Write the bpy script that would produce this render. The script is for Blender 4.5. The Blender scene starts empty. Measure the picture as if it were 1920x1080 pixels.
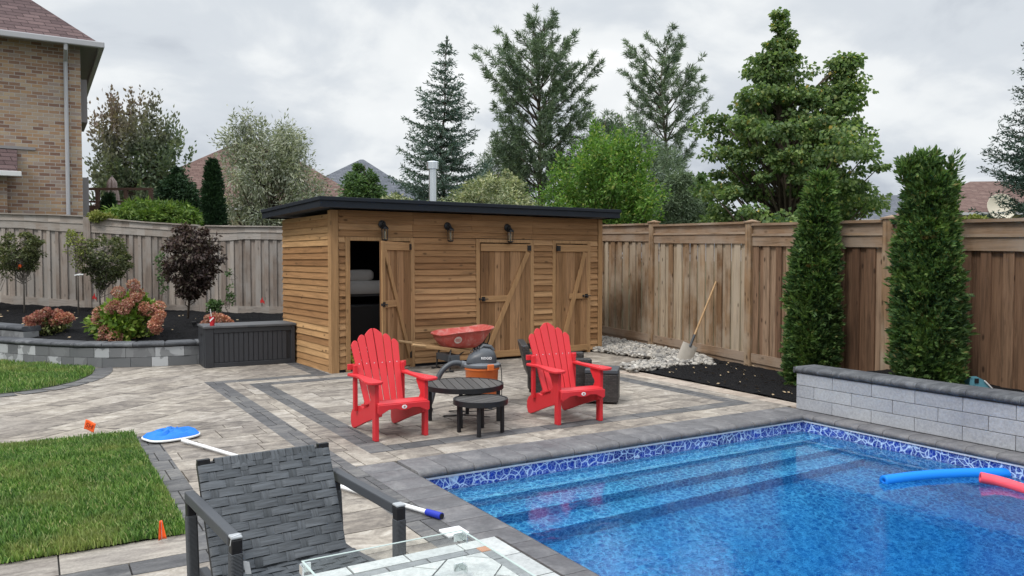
import bpy, bmesh, math, random
import numpy as np
from mathutils import Matrix, Vector
R = math.radians
PI = math.pi
SC = bpy.context.scene
COL = SC.collection

# ---------------------------------------------------------------- camera, sky, sun, exposure
F, HCAM, PITCH, YAW = 1500.0, 1.65, math.atan(53 / 1500.0), R(-31)
cam = bpy.data.cameras.new('camera'); co = bpy.data.objects.new('camera', cam); COL.objects.link(co)
cam.sensor_width = 36; cam.lens = F / 1920 * 36; cam.clip_start = .05; cam.clip_end = 1500
co.location = (0, 0, HCAM); co.rotation_euler = (PI / 2 - PITCH, 0, YAW)
SC.camera = co

SUN_EL, SUN_AZ = 52, 250      # azimuth measured clockwise from +Y, degrees
world = bpy.data.worlds.new('World'); SC.world = world; world.use_nodes = True
def build_world():
    nt = world.node_tree; nt.nodes.clear(); N = nt.nodes.new; L = nt.links.new
    out = N('ShaderNodeOutputWorld'); bg = N('ShaderNodeBackground'); L(bg.outputs[0], out.inputs[0])
    bg.inputs[1].default_value = .1
    sky = N('ShaderNodeTexSky'); sky.sky_type = 'NISHITA'; sky.sun_disc = False
    sky.sun_elevation = R(SUN_EL); sky.sun_rotation = R(SUN_AZ); sky.air_density = 1; sky.dust_density = 1
    tc = N('ShaderNodeTexCoord'); sep = N('ShaderNodeSeparateXYZ'); L(tc.outputs['Generated'], sep.inputs[0])
    def math_(op, a, b=None, clamp=False):
        m = N('ShaderNodeMath'); m.operation = op; m.use_clamp = clamp
        for i, v in enumerate((a, b)):
            if v is None: continue
            if isinstance(v, (int, float)): m.inputs[i].default_value = v
            else: L(v, m.inputs[i])
        return m.outputs[0]
    z = sep.outputs[2]
    den = math_('ADD', math_('MAXIMUM', z, 0.0), .42)
    cmb = N('ShaderNodeCombineXYZ')
    L(math_('DIVIDE', sep.outputs[0], den), cmb.inputs[0]); L(math_('DIVIDE', sep.outputs[1], den), cmb.inputs[1])
    def noise(scale, det, rough, off, dist=0):
        mp = N('ShaderNodeMapping'); mp.inputs['Location'].default_value = off; L(cmb.outputs[0], mp.inputs[0])
        n = N('ShaderNodeTexNoise'); n.inputs['Scale'].default_value = scale; n.inputs['Detail'].default_value = det
        n.inputs['Roughness'].default_value = rough; n.inputs['Distortion'].default_value = dist
        L(mp.outputs[0], n.inputs['Vector']); return n.outputs['Fac']
    def ramp(f, stops):
        r = N('ShaderNodeValToRGB'); r.color_ramp.interpolation = 'EASE'
        e = r.color_ramp.elements
        while len(e) < len(stops): e.new(.5)
        for k, (p, c) in enumerate(stops): e[k].position = p; e[k].color = (*c, 1)
        L(f, r.inputs[0]); return r.outputs[0]
    big = noise(1.15, 5, .5, (3.3, 1.2, 0), .3)
    fine = noise(3.4, 7, .55, (7.3, 4.2, 0), .35)
    mixf = math_('ADD', math_('MULTIPLY', big, .62), math_('MULTIPLY', fine, .38))
    cl = ramp(mixf, [(.38, (.42, .46, .52)), (.475, (.59, .63, .675)), (.56, (.76, .785, .80)), (.66, (.90, .91, .915))])
    # an overcast sky is two to three times brighter overhead than near the horizon
    gain = N('ShaderNodeMapRange'); L(z, gain.inputs[0])
    gain.inputs[1].default_value = .33; gain.inputs[2].default_value = .95; gain.inputs[3].default_value = 8.3; gain.inputs[4].default_value = 25.0
    vm = N('ShaderNodeVectorMath'); vm.operation = 'SCALE'; L(cl, vm.inputs[0]); L(gain.outputs[0], vm.inputs['Scale'])
    # a few gaps where the blue sky shows
    gap = noise(.9, 4, .5, (11.1, 2.7, 0), .4)
    gm = N('ShaderNodeMapRange'); L(gap, gm.inputs[0]); gm.inputs[1].default_value = .66; gm.inputs[2].default_value = .74; gm.inputs[3].default_value = 1; gm.inputs[4].default_value = .35
    mx = N('ShaderNodeMix'); mx.data_type = 'RGBA'; L(gm.outputs[0], mx.inputs[0]); L(sky.outputs[0], mx.inputs[6]); L(vm.outputs[0], mx.inputs[7])
    L(mx.outputs[2], bg.inputs[0])
build_world()
sun = bpy.data.lights.new('sun', 'SUN'); sun.energy = 1.5; sun.angle = R(12); sun.color = (1, .95, .88)
so = bpy.data.objects.new('sun', sun); COL.objects.link(so)
_d = Vector((math.sin(R(SUN_AZ)) * math.cos(R(SUN_EL)), math.cos(R(SUN_AZ)) * math.cos(R(SUN_EL)), math.sin(R(SUN_EL))))
so.rotation_euler = _d.to_track_quat('Z', 'Y').to_euler(); so.location = _d * 40
SC.view_settings.view_transform = 'Standard'; SC.view_settings.look = 'None'; SC.view_settings.exposure = 0.5; SC.view_settings.gamma = 1
SC.cycles.max_bounces = 8; SC.cycles.diffuse_bounces = 3; SC.cycles.transparent_max_bounces = 16; SC.cycles.glossy_bounces = 3

# ---------------------------------------------------------------- real positions from survey angles
HD = (math.sin(-YAW), math.cos(YAW)); RT = (HD[1], -HD[0])
def at(px, dist, z=0.0):
    """plan point seen in direction px at horizontal distance dist from the surveyor"""
    u = (px - 960) / F * dist
    return Vector((HD[0] * dist + RT[0] * u, HD[1] * dist + RT[1] * u, z))
def hgt(py, dist): return HCAM + dist * math.tan(math.atan((540 - py) / F) - PITCH)
def gp(px, py, z=0.0):
    u = (px - 960) / F; v = (540 - py) / F; c, s = math.cos(PITCH), math.sin(PITCH)
    f, w = c + v * s, -s + v * c; t = (z - HCAM) / w
    return Vector(((HD[0] * f + RT[0] * u) * t, (HD[1] * f + RT[1] * u) * t, z))

# ---------------------------------------------------------------- object helpers
def tag(o, label=None, cat=None, group=None, kind=None):
    for k, v in (('label', label), ('category', cat), ('group', group), ('kind', kind)):
        if v: o[k] = v
    return o
def empty(name, loc=(0, 0, 0), rz=0.0, label=None, cat=None, group=None):
    o = bpy.data.objects.new(name, None); COL.objects.link(o); o.location = loc; o.rotation_euler = (0, 0, rz); o.empty_display_size = .1
    return tag(o, label, cat, group)
class MB:
    def __init__(s): s.v = []; s.f = []; s.m = []
    def add(s, vs, fs, m=0, M=None):
        b = len(s.v)
        s.v += [tuple(M @ Vector(v)) for v in vs] if M is not None else [tuple(v) for v in vs]
        s.f += [tuple(b + i for i in f) for f in fs]; s.m += [m] * len(fs); return s
    def box(s, x0, x1, y0, y1, z0, z1, m=0, M=None):
        return s.add([(x0, y0, z0), (x1, y0, z0), (x1, y1, z0), (x0, y1, z0), (x0, y0, z1), (x1, y0, z1), (x1, y1, z1), (x0, y1, z1)],
            [(0, 3, 2, 1), (4, 5, 6, 7), (0, 1, 5, 4), (1, 2, 6, 5), (2, 3, 7, 6), (3, 0, 4, 7)], m, M)
    def bar(s, p, q, w, h, up=(0, 0, 1), m=0, M=None):
        p, q = Vector(p), Vector(q); a = (q - p).normalized(); u = Vector(up); sd = a.cross(u)
        if sd.length < 1e-4: sd = a.cross(Vector((0, 1, 0)))
        sd.normalize(); u = sd.cross(a).normalized(); sd *= w / 2; u *= h / 2
        vs = [p - sd - u, p + sd - u, p + sd + u, p - sd + u, q - sd - u, q + sd - u, q + sd + u, q - sd + u]
        return s.add(vs, [(0, 1, 2, 3), (7, 6, 5, 4), (0, 4, 5, 1), (1, 5, 6, 2), (2, 6, 7, 3), (3, 7, 4, 0)], m, M)
    def prism(s, poly, d0, d1, ax='z', m=0, M=None):
        """extrude a 2-D outline between d0 and d1 along ax"""
        n = len(poly)
        mk = {'z': lambda a, b, d: (a, b, d), 'y': lambda a, b, d: (a, d, b), 'x': lambda a, b, d: (d, a, b)}[ax]
        vs = [mk(a, b, d0) for a, b in poly] + [mk(a, b, d1) for a, b in poly]
        fs = [tuple(range(n))[::-1], tuple(range(n, 2 * n))] + [(i, (i + 1) % n, n + (i + 1) % n, n + i) for i in range(n)]
        return s.add(vs, fs, m, M)
    def tube(s, pts, r, n=8, m=0, M=None, caps=True):
        pts = [Vector(p) for p in pts]; rr = r if hasattr(r, '__len__') else [r] * len(pts)
        vs = []; prev = None
        for i, p in enumerate(pts):
            a = (pts[min(i + 1, len(pts) - 1)] - pts[max(i - 1, 0)]).normalized()
            if prev is None: u = a.orthogonal().normalized()
            else:
                u = prev - a * prev.dot(a)
                u = u.normalized() if u.length > 1e-5 else a.orthogonal().normalized()
            prev = u; w = a.cross(u)
            for k in range(n):
                t = 2 * PI * k / n; vs.append(p + (u * math.cos(t) + w * math.sin(t)) * rr[i])
        fs = [(i * n + k, i * n + (k + 1) % n, (i + 1) * n + (k + 1) % n, (i + 1) * n + k) for i in range(len(pts) - 1) for k in range(n)]
        if caps: fs += [tuple(range(n))[::-1], tuple((len(pts) - 1) * n + k for k in range(n))]
        return s.add(vs, fs, m, M)
    def lathe(s, prof, n=32, c=(0, 0, 0), m=0, M=None):
        vs = [(c[0] + r * math.cos(2 * PI * k / n), c[1] + r * math.sin(2 * PI * k / n), c[2] + z) for r, z in prof for k in range(n)]
        fs = [(i * n + k, i * n + (k + 1) % n, (i + 1) * n + (k + 1) % n, (i + 1) * n + k) for i in range(len(prof) - 1) for k in range(n)]
        fs += [tuple(range(n))[::-1], tuple((len(prof) - 1) * n + k for k in range(n))]
        return s.add(vs, fs, m, M)
    def build(s, name, mats, parent=None, smooth=False, bevel=0, loc=None, solid=0):
        me = bpy.data.meshes.new(name); me.from_pydata(s.v, [], s.f)
        if not isinstance(mats, (list, tuple)): mats = [mats]
        for x in mats: me.materials.append(x)
        if any(s.m): me.polygons.foreach_set('material_index', s.m)
        if smooth: me.polygons.foreach_set('use_smooth', [True] * len(s.f))
        me.update()
        o = bpy.data.objects.new(name, me); COL.objects.link(o)
        if parent: o.parent = parent
        if loc: o.location = loc
        if solid: md = o.modifiers.new('s', 'SOLIDIFY'); md.thickness = solid; md.offset = 0
        if bevel:
            md = o.modifiers.new('b', 'BEVEL'); md.width = bevel; md.segments = 2; md.limit_method = 'ANGLE'; md.angle_limit = R(40); md.harden_normals = False
        if smooth and smooth != 'all':
            md = o.modifiers.new('e', 'EDGE_SPLIT'); md.split_angle = R(38)
        return o
def npmesh(name, V, Fq, mat, parent=None, smooth=False, n=4):
    me = bpy.data.meshes.new(name); V = np.asarray(V, np.float32).reshape(-1, 3); Fq = np.asarray(Fq, np.int32).reshape(-1)
    k = len(Fq) // n
    me.vertices.add(len(V)); me.vertices.foreach_set('co', V.ravel())
    me.loops.add(len(Fq)); me.loops.foreach_set('vertex_index', Fq)
    me.polygons.add(k); me.polygons.foreach_set('loop_start', np.arange(0, k * n, n, dtype=np.int32)); me.polygons.foreach_set('loop_total', np.full(k, n, np.int32))
    if smooth: me.polygons.foreach_set('use_smooth', np.ones(k, bool))
    me.materials.append(mat); me.update(calc_edges=True)
    o = bpy.data.objects.new(name, me); COL.objects.link(o)
    if parent: o.parent = parent
    return o
def copy_tree(o, parent=None):
    c = o.copy(); COL.objects.link(c)
    if parent: c.parent = parent
    for ch in list(o.children): copy_tree(ch, c)
    return c
def text_obj(s, size, mat, parent, M, name='lettering', depth=.001, bold=False):
    cu = bpy.data.curves.new('t', 'FONT'); cu.body = s; cu.size = size; cu.extrude = depth; cu.align_x = 'CENTER'; cu.align_y = 'CENTER'
    if bold: cu.offset = size * .02
    t = bpy.data.objects.new('t', cu); COL.objects.link(t)
    bpy.context.view_layer.update()
    me = bpy.data.meshes.new_from_object(t); bpy.data.objects.remove(t); me.transform(M); me.materials.clear(); me.materials.append(mat)
    o = bpy.data.objects.new(name, me); COL.objects.link(o); o.parent = parent; return o

# ---------------------------------------------------------------- materials
def srgb(r, g, b):
    return tuple(((c / 255) / 12.92 if c / 255 <= .04045 else ((c / 255 + .055) / 1.055) ** 2.4) for c in (r, g, b))
class NT:
    def __init__(s, name):
        s.mat = bpy.data.materials.new(name); s.mat.use_nodes = True; s.nt = s.mat.node_tree; s.nt.nodes.clear()
        s.out = s.nt.nodes.new('ShaderNodeOutputMaterial'); s.b = s.nt.nodes.new('ShaderNodeBsdfPrincipled'); s.l(s.b.outputs[0], s.out.inputs[0])
        s._tc = None; s._geo = None
    def l(s, a, b): s.nt.links.new(a, b)
    def n(s, t): return s.nt.nodes.new('ShaderNode' + t)
    def set(s, sock, v):
        if hasattr(v, 'node'): s.l(v, sock)
        elif isinstance(v, tuple) and len(v) == 3 and sock.type == 'RGBA': sock.default_value = (*v, 1)
        else: sock.default_value = v
    @property
    def obj(s):
        if not s._tc: s._tc = s.n('TexCoord')
        return s._tc.outputs['Object']
    @property
    def rnd(s):
        if not s._geo: s._geo = s.n('NewGeometry')
        return s._geo.outputs['Random Per Island']
    def map(s, v, sc=(1, 1, 1), loc=(0, 0, 0), rot=(0, 0, 0)):
        m = s.n('Mapping'); s.l(v, m.inputs[0]); m.inputs['Scale'].default_value = sc; m.inputs['Rotation'].default_value = rot
        s.set(m.inputs['Location'], loc) if not hasattr(loc, 'node') else s.l(loc, m.inputs['Location']); return m.outputs[0]
    def noise(s, v, sc=5, det=4, ro=.5, di=0):
        t = s.n('TexNoise'); s.l(v, t.inputs['Vector']); t.inputs['Scale'].default_value = sc; t.inputs['Detail'].default_value = det
        t.inputs['Roughness'].default_value = ro; t.inputs['Distortion'].default_value = di; return t.outputs['Fac']
    def voro(s, v, sc=5, feat='F1', out='Distance', rand=1):
        t = s.n('TexVoronoi'); t.feature = feat; s.l(v, t.inputs['Vector']); t.inputs['Scale'].default_value = sc; t.inputs['Randomness'].default_value = rand
        return t.outputs[out]
    def m(s, op, a, b=0.0, clamp=False):
        x = s.n('Math'); x.operation = op; x.use_clamp = clamp; s.set(x.inputs[0], a); s.set(x.inputs[1], b); return x.outputs[0]
    def ramp(s, f, stops, mode='LINEAR'):
        r = s.n('ValToRGB'); r.color_ramp.interpolation = mode; e = r.color_ramp.elements
        while len(e) < len(stops): e.new(.5)
        for k, (p, c) in enumerate(stops): e[k].position = p; e[k].color = (*c, 1)
        s.l(f, r.inputs[0]); return r.outputs[0]
    def rng(s, f, a, b, c, d):
        r = s.n('MapRange'); s.l(f, r.inputs[0])
        for i, v in enumerate((a, b, c, d)): r.inputs[i + 1].default_value = v
        return r.outputs[0]
    def mix(s, f, a, b, mode='MIX'):
        x = s.n('Mix'); x.data_type = 'RGBA'; x.blend_type = mode; s.set(x.inputs[0], f); s.set(x.inputs[6], a); s.set(x.inputs[7], b); return x.outputs[2]
    def offs(s, v, k=31.0):
        c = s.n('CombineXYZ'); r = s.m('MULTIPLY', s.rnd, k); s.l(r, c.inputs[0]); s.l(r, c.inputs[1]); s.l(r, c.inputs[2])
        a = s.n('VectorMath'); a.operation = 'ADD'; s.l(v, a.inputs[0]); s.l(c.outputs[0], a.inputs[1]); return a.outputs[0]
    def bump(s, h, st=.3, d=.01):
        b = s.n('Bump'); s.set(b.inputs['Height'], h); b.inputs['Strength'].default_value = st; b.inputs['Distance'].default_value = d; s.l(b.outputs[0], s.b.inputs['Normal']); return b.outputs[0]
    def fin(s, col, rough=.7, spec=.4, metal=0.0):
        s.set(s.b.inputs['Base Color'], col); s.set(s.b.inputs['Roughness'], rough); s.b.inputs['Specular IOR Level'].default_value = spec; s.set(s.b.inputs['Metallic'], metal); return s.mat
def plain(name, c, rough=.6, var=.12, sc=8, spec=.4, metal=0.0, bump=.05):
    t = NT(name); n = t.noise(t.obj, sc, 5, .6)
    t.bump(t.noise(t.obj, sc * 12, 3), bump, .004)
    return t.fin(t.mix(n, tuple(x * (1 - var) for x in c), tuple(min(1, x * (1 + var)) for x in c)), t.rng(n, .3, .7, rough * .85, min(1, rough * 1.15)), spec, metal)
def wood(name, stops, axis='z', rough=.8, grain=.35, knots=.6, weather=None, wavelen=.9):
    t = NT(name); v = t.offs(t.obj)
    ai = 'xyz'.index(axis); sc = [16.0, 16.0, 16.0]; sc[ai] = 1.1
    g = t.noise(t.map(v, tuple(sc)), 1.5, 6, .65, .6)
    sc2 = [60.0, 60.0, 60.0]; sc2[ai] = 2.0
    g2 = t.noise(t.map(v, tuple(sc2)), 1.6, 3, .6)
    base = t.ramp(t.rnd, stops)
    gm = t.ramp(g, [(.3, (1 - grain,) * 3), (.52, (1, 1, 1)), (.72, (1 + grain * .45,) * 3)])
    c = t.mix(1.0, base, gm, 'MULTIPLY')
    c = t.mix(.5, c, t.mix(1.0, c, t.ramp(g2, [(.35, (.72, .70, .68)), (.6, (1.1, 1.1, 1.1))]), 'MULTIPLY'))
    if weather:
        c = t.mix(t.rng(t.noise(t.offs(t.obj, 3.0), 1.3, 5, .6), .42, .62, 0, .75), c, weather)
    if knots:
        sc3 = [7.0, 7.0, 7.0]; sc3[ai] = 3.2
        k = t.voro(t.map(v, tuple(sc3)), 1.0)
        c = t.mix(t.rng(k, .07, .15, knots, 0), c, tuple(x * .3 for x in stops[0][1]))
    t.bump(t.m('ADD', g, t.m('MULTIPLY', g2, .5)), .35, .006)
    return t.fin(c, rough, .25)
def leafmat(name, stops, trans=.35, pos=None, rough=.55):
    t = NT(name); c = t.ramp(t.rnd, stops)
    if pos: c = pos(t, c)
    cl = t.noise(t.obj, 1.4, 3, .6)
    c = t.mix(1.0, c, t.ramp(cl, [(.35, (.72, .74, .76)), (.65, (1.25, 1.22, 1.1))]), 'MULTIPLY')
    t.fin(c, rough, .3)
    tr = t.n('BsdfTranslucent'); t.set(tr.inputs[0], t.mix(1.0, c, (1.2, 1.25, .7), 'MULTIPLY'))
    mx = t.n('MixShader'); mx.inputs[0].default_value = trans; t.l(t.b.outputs[0], mx.inputs[1]); t.l(tr.outputs[0], mx.inputs[2]); t.l(mx.outputs[0], t.out.inputs[0])
    return t.mat
def stonemat(name, stops, sc=(1.4, 5.0, 3), islands=.6, rough=.85, spec=.3, tint=None, bumpd=.004):
    """mottled cast stone: each piece its own mean colour, streaks inside it"""
    t = NT(name); v = t.offs(t.obj)
    st = t.noise(t.map(v, sc), 2.2, 6, .62, 1.0); fi = t.noise(v, 45, 4, .7)
    k = t.m('ADD', t.m('MULTIPLY', t.rnd, islands), t.m('ADD', t.m('MULTIPLY', t.m('SUBTRACT', st, .5), 1.9), (1 - islands) * .5))
    c = t.ramp(k, stops)
    c = t.mix(1.0, c, t.ramp(fi, [(.3, (.78,) * 3), (.7, (1.14,) * 3)]), 'MULTIPLY')
    c = t.mix(1.0, c, t.ramp(t.noise(t.obj, .9, 4, .6), [(.3, (.84, .84, .86)), (.7, (1.1, 1.09, 1.06))]), 'MULTIPLY')
    t.bump(t.m('ADD', fi, st), .5, bumpd)
    return t.fin(c, t.rng(st, .3, .7, rough - .12, min(1, rough + .08)), spec)

m_siding = wood('stained_siding', [(0, (.21, .105, .045)), (.3, (.285, .155, .070)), (.6, (.34, .19, .090)), (1, (.41, .245, .122))], 'x', .75, .34, .75)
m_sidingy = wood('stained_siding_side', [(0, (.22, .11, .045)), (.3, (.30, .16, .07)), (.6, (.37, .21, .095)), (1, (.44, .265, .125))], 'y', .75, .34, .75)
m_doorwood = wood('stained_door_boards', [(0, (.17, .085, .037)), (.5, (.24, .13, .060)), (1, (.34, .195, .10))], 'z', .75, .42, .7)
m_trim = wood('stained_trim', [(0, (.33, .19, .088)), (1, (.40, .24, .12))], 'z', .75, .25, .5)
m_trimx = wood('stained_trim_level', [(0, (.33, .19, .088)), (1, (.40, .24, .12))], 'x', .75, .25, .5)
m_fgrey = wood('weathered_fence_boards', [(0, (.17, .135, .112)), (.35, (.25, .205, .175)), (.7, (.32, .27, .235)), (1, (.41, .355, .31))], 'z', .9, .4, .4, (.30, .28, .262))
m_fgreyx = wood('weathered_fence_rails', [(0, (.24, .20, .17)), (1, (.38, .335, .30))], 'x', .9, .35, .35, (.33, .31, .29))
m_fbrown = wood('brown_fence_boards', [(0, (.155, .088, .045)), (.3, (.245, .155, .088)), (.65, (.32, .23, .148)), (1, (.41, .33, .24))], 'z', .85, .55, .8, (.36, .30, .23))
m_fbrownd = wood('dark_brown_fence_boards', [(0, (.11, .060, .036)), (.4, (.175, .102, .062)), (.8, (.235, .15, .095)), (1, (.29, .20, .135))], 'z', .85, .55, .85)
m_fbrownx = wood('brown_fence_rails', [(0, (.15, .088, .05)), (1, (.31, .21, .135))], 'x', .85, .45, .5, (.30, .24, .19))
m_handlewood = wood('handle_wood', [(0, (.36, .22, .11)), (1, (.46, .30, .16))], 'x', .6, .2, 0)
m_paver = stonemat('light_pavers', [(.05, (.115, .102, .092)), (.3, (.19, .168, .147)), (.5, (.255, .228, .198)), (.72, (.335, .302, .262)), (1, (.44, .41, .37))], sc=(2.0, 3.0, 3), islands=.36)
m_paverd = stonemat('charcoal_pavers', [(.1, (.062, .063, .067)), (.5, (.105, .105, .109)), (.9, (.17, .166, .162))], islands=.35)
m_tan = stonemat('tan_edging', [(.1, (.24, .19, .155)), (.5, (.37, .31, .26)), (.9, (.47, .41, .35))], islands=.5)
m_edge = stonemat('grey_edging_slabs', [(.1, (.15, .13, .115)), (.5, (.26, .235, .21)), (.9, (.36, .33, .29))], islands=.3)
m_cope = stonemat('charcoal_coping', [(.1, (.085, .085, .092)), (.5, (.128, .127, .135)), (.9, (.19, .186, .19))], sc=(2.2, 2.6, 3), islands=.22, rough=.7, spec=.4)
m_capd = stonemat('dark_capstones', [(.1, (.050, .054, .062)), (.5, (.085, .09, .10)), (.9, (.16, .168, .18))], islands=.35, rough=.75)
m_block = stonemat('smooth_grey_blocks', [(.1, (.31, .325, .355)), (.5, (.355, .37, .40)), (.9, (.39, .405, .43))], sc=(.5, .5, .5), islands=.3, rough=.85)
m_joint = plain('dark_joint_sand', (.055, .052, .048), .95, .3, 20)
m_lawnbase = plain('soil_under_grass', (.045, .065, .022), .95, .3, 6)
m_ground = plain('rough_ground', (.06, .085, .035), .95, .3, 2)
m_mulch = None
def mk_mulch():
    t = NT('black_mulch'); v = t.map(t.obj, (1, 1, 1)); a = t.noise(v, 38, 6, .75, 1.5); b = t.voro(v, 55)
    t.bump(t.m('ADD', a, b), 1.0, .03)
    return t.fin(t.ramp(a, [(.3, (.004, .004, .005)), (.6, (.016, .016, .018)), (.8, (.045, .042, .042))]), .95, .15)
m_mulch = mk_mulch()
m_black = plain('black_metal', (.012, .012, .014), .45, .2, 6)
m_blackpl = plain('black_plastic', (.02, .021, .024), .5, .25, 6)
m_roofmetal = plain('charcoal_flashing', (.010, .014, .021), .65, .12, 3, .25)
m_soffit = plain('dark_soffit', (.06, .065, .075), .6)
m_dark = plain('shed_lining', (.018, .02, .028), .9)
m_galv = plain('galvanised_steel', (.62, .65, .68), .28, .12, 9, .5, .9)
def mk_red():
    t = NT('red_poly_lumber'); n = t.noise(t.obj, 4, 4, .6); t.bump(t.noise(t.map(t.obj, (30, 4, 30)), 3, 4), .12, .004)
    return t.fin(t.mix(n, (.50, .018, .026), (.60, .030, .038)), t.rng(n, .3, .7, .42, .6), .4)
m_red = mk_red()
m_white = plain('white_plastic', (.72, .73, .74), .5, .06)
m_orangepl = plain('orange_plastic', (.62, .15, .035), .45, .1)
m_greypl = plain('dark_grey_plastic', (.055, .062, .072), .45, .15)
m_midpl = plain('mid_grey_plastic', (.13, .14, .155), .45, .15)
def mk_tray():
    t = NT('worn_red_tray'); n = t.noise(t.obj, 7, 6, .7, .6)
    return t.fin(t.ramp(n, [(.3, (.38, .045, .038)), (.48, (.45, .085, .07)), (.6, (.47, .17, .15)), (.76, (.52, .33, .29))]), .55, .4)
m_tray = mk_tray()
m_flag = plain('orange_vinyl', (.85, .12, .02), .5, .08)
m_flagink = plain('flag_print', (.25, .03, .01), .6)
m_redflag = plain('red_ribbon', (.45, .02, .02), .6)
m_bluenet = plain('blue_net', (.005, .16, .62), .6, .25, 18)
m_bluegrip = plain('blue_grip', (.012, .03, .36), .5)
m_noodleb = plain('blue_foam', (.0, .20, .72), .65, .08, 20)
m_noodlep = plain('pink_foam', (.80, .085, .12), .65, .08, 20)
m_cream = plain('cream_cushion', (.50, .46, .38), .9)
m_linen = plain('grey_cushion', (.36, .36, .36), .9)
m_bark = plain('bark', (.085, .065, .05), .95, .4, 14, bump=.5)
m_barkg = plain('grey_bark', (.17, .15, .13), .95, .35, 14, bump=.5)
m_tarp = plain('teal_tarp', (.09, .24, .30), .5, .4, 14)

def mk_weave(name, c1, c2, cell=.02, ratio=2.2):
    """wicker: real relief comes from the bump; strands catch light"""
    t = NT(name); w = t.n('TexBrick'); t.l(t.map(t.obj, (1, 1, 1)), w.inputs['Vector'])
    # brick pattern on two faces via rotated lookups
    sep = t.n('SeparateXYZ'); t.l(t.obj, sep.inputs[0]); cb = t.n('CombineXYZ'); t.l(t.m('ADD', sep.outputs[0], sep.outputs[1]), cb.inputs[0]); t.l(sep.outputs[2], cb.inputs[1])
    t.nt.links.remove(w.inputs['Vector'].links[0]); t.l(cb.outputs[0], w.inputs['Vector'])
    w.inputs['Scale'].default_value = 1; w.inputs['Brick Width'].default_value = cell * ratio; w.inputs['Row Height'].default_value = cell; w.inputs['Mortar Size'].default_value = cell * .13
    w.inputs['Mortar Smooth'].default_value = 1
    t.set(w.inputs['Color1'], c1); t.set(w.inputs['Color2'], c2); t.set(w.inputs['Mortar'], tuple(x * .2 for x in c1))
    t.bump(t.m('SUBTRACT', 1.0, w.outputs['Fac']), .9, .012)
    return t.fin(w.outputs['Color'], .5, .4)
m_wicker = mk_weave('brown_black_wicker', (.030, .026, .025), (.055, .048, .046))
m_strap = None
def mk_strap():
    t = NT('charcoal_rope_strap'); v = t.offs(t.obj); g = t.noise(t.map(v, (8, 8, 130)), 1, 3, .6); c = t.ramp(t.rnd, [(0, (.048, .055, .063)), (1, (.080, .089, .10))])
    t.bump(g, .7, .004); return t.fin(t.mix(1.0, c, t.ramp(g, [(.35, (.65,) * 3), (.65, (1.2,) * 3)]), 'MULTIPLY'), .6, .35)
m_strap = mk_strap()
def mk_strapv():
    t = NT('charcoal_rope_strap_upright'); v = t.offs(t.obj); g = t.noise(t.map(v, (130, 8, 8)), 1, 3, .6); c = t.ramp(t.rnd, [(0, (.038, .044, .050)), (1, (.070, .078, .088))])
    t.bump(g, .7, .004); return t.fin(t.mix(1.0, c, t.ramp(g, [(.35, (.65,) * 3), (.65, (1.2,) * 3)]), 'MULTIPLY'), .6, .35)
m_strapv = mk_strapv()
m_alu = plain('charcoal_powder_coat', (.055, .060, .068), .5, .1, 5, bump=.12)
m_alucap = plain('grey_end_cap', (.34, .36, .38), .4, .08)
def mk_wrap():
    t = NT('corded_post_wrap'); w = t.n('TexWave'); w.bands_direction = 'Z'; w.inputs['Scale'].default_value = 62; w.inputs['Distortion'].default_value = .6; t.l(t.obj, w.inputs['Vector'])
    t.bump(w.outputs['Fac'], .8, .004); return t.fin(t.mix(w.outputs['Fac'], (.035, .040, .047), (.085, .092, .102)), .6, .3)
m_wrap = mk_wrap()
def mk_glass():
    t = NT('clear_glass'); lw_ = t.n('LayerWeight'); lw_.inputs[0].default_value = .5; fr_ = t.m('ADD', .035, t.m('MULTIPLY', t.m('POWER', lw_.outputs['Facing'], 4.0), .45))
    gl = t.n('BsdfGlossy'); gl.inputs['Roughness'].default_value = .01; tr = t.n('BsdfTransparent'); tr.inputs[0].default_value = (.975, .99, .985, 1)
    mx = t.n('MixShader'); t.l(fr_, mx.inputs[0]); t.l(tr.outputs[0], mx.inputs[1]); t.l(gl.outputs[0], mx.inputs[2]); t.l(mx.outputs[0], t.out.inputs[0]); return t.mat
m_glass = mk_glass()
m_glassedge = plain('glass_edge', (.40, .48, .46), .15, .05)
m_tile = stonemat('pale_ceramic_tile', [(.1, (.42, .44, .44)), (.5, (.50, .52, .515)), (.9, (.58, .60, .59))], sc=(1, 1, 1), islands=.4, rough=.35, spec=.5, bumpd=.0006)
m_tiled = stonemat('grey_ceramic_tile', [(.1, (.17, .18, .19)), (.9, (.24, .25, .26))], sc=(1, 1, 1), islands=.4, rough=.35, spec=.5, bumpd=.0006)
m_grout = plain('dark_grout', (.06, .062, .065), .9)
m_copper = plain('copper_tile', (.45, .22, .13), .4)
m_bulb = plain('lamp_glass', (.45, .40, .30), .2)

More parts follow.
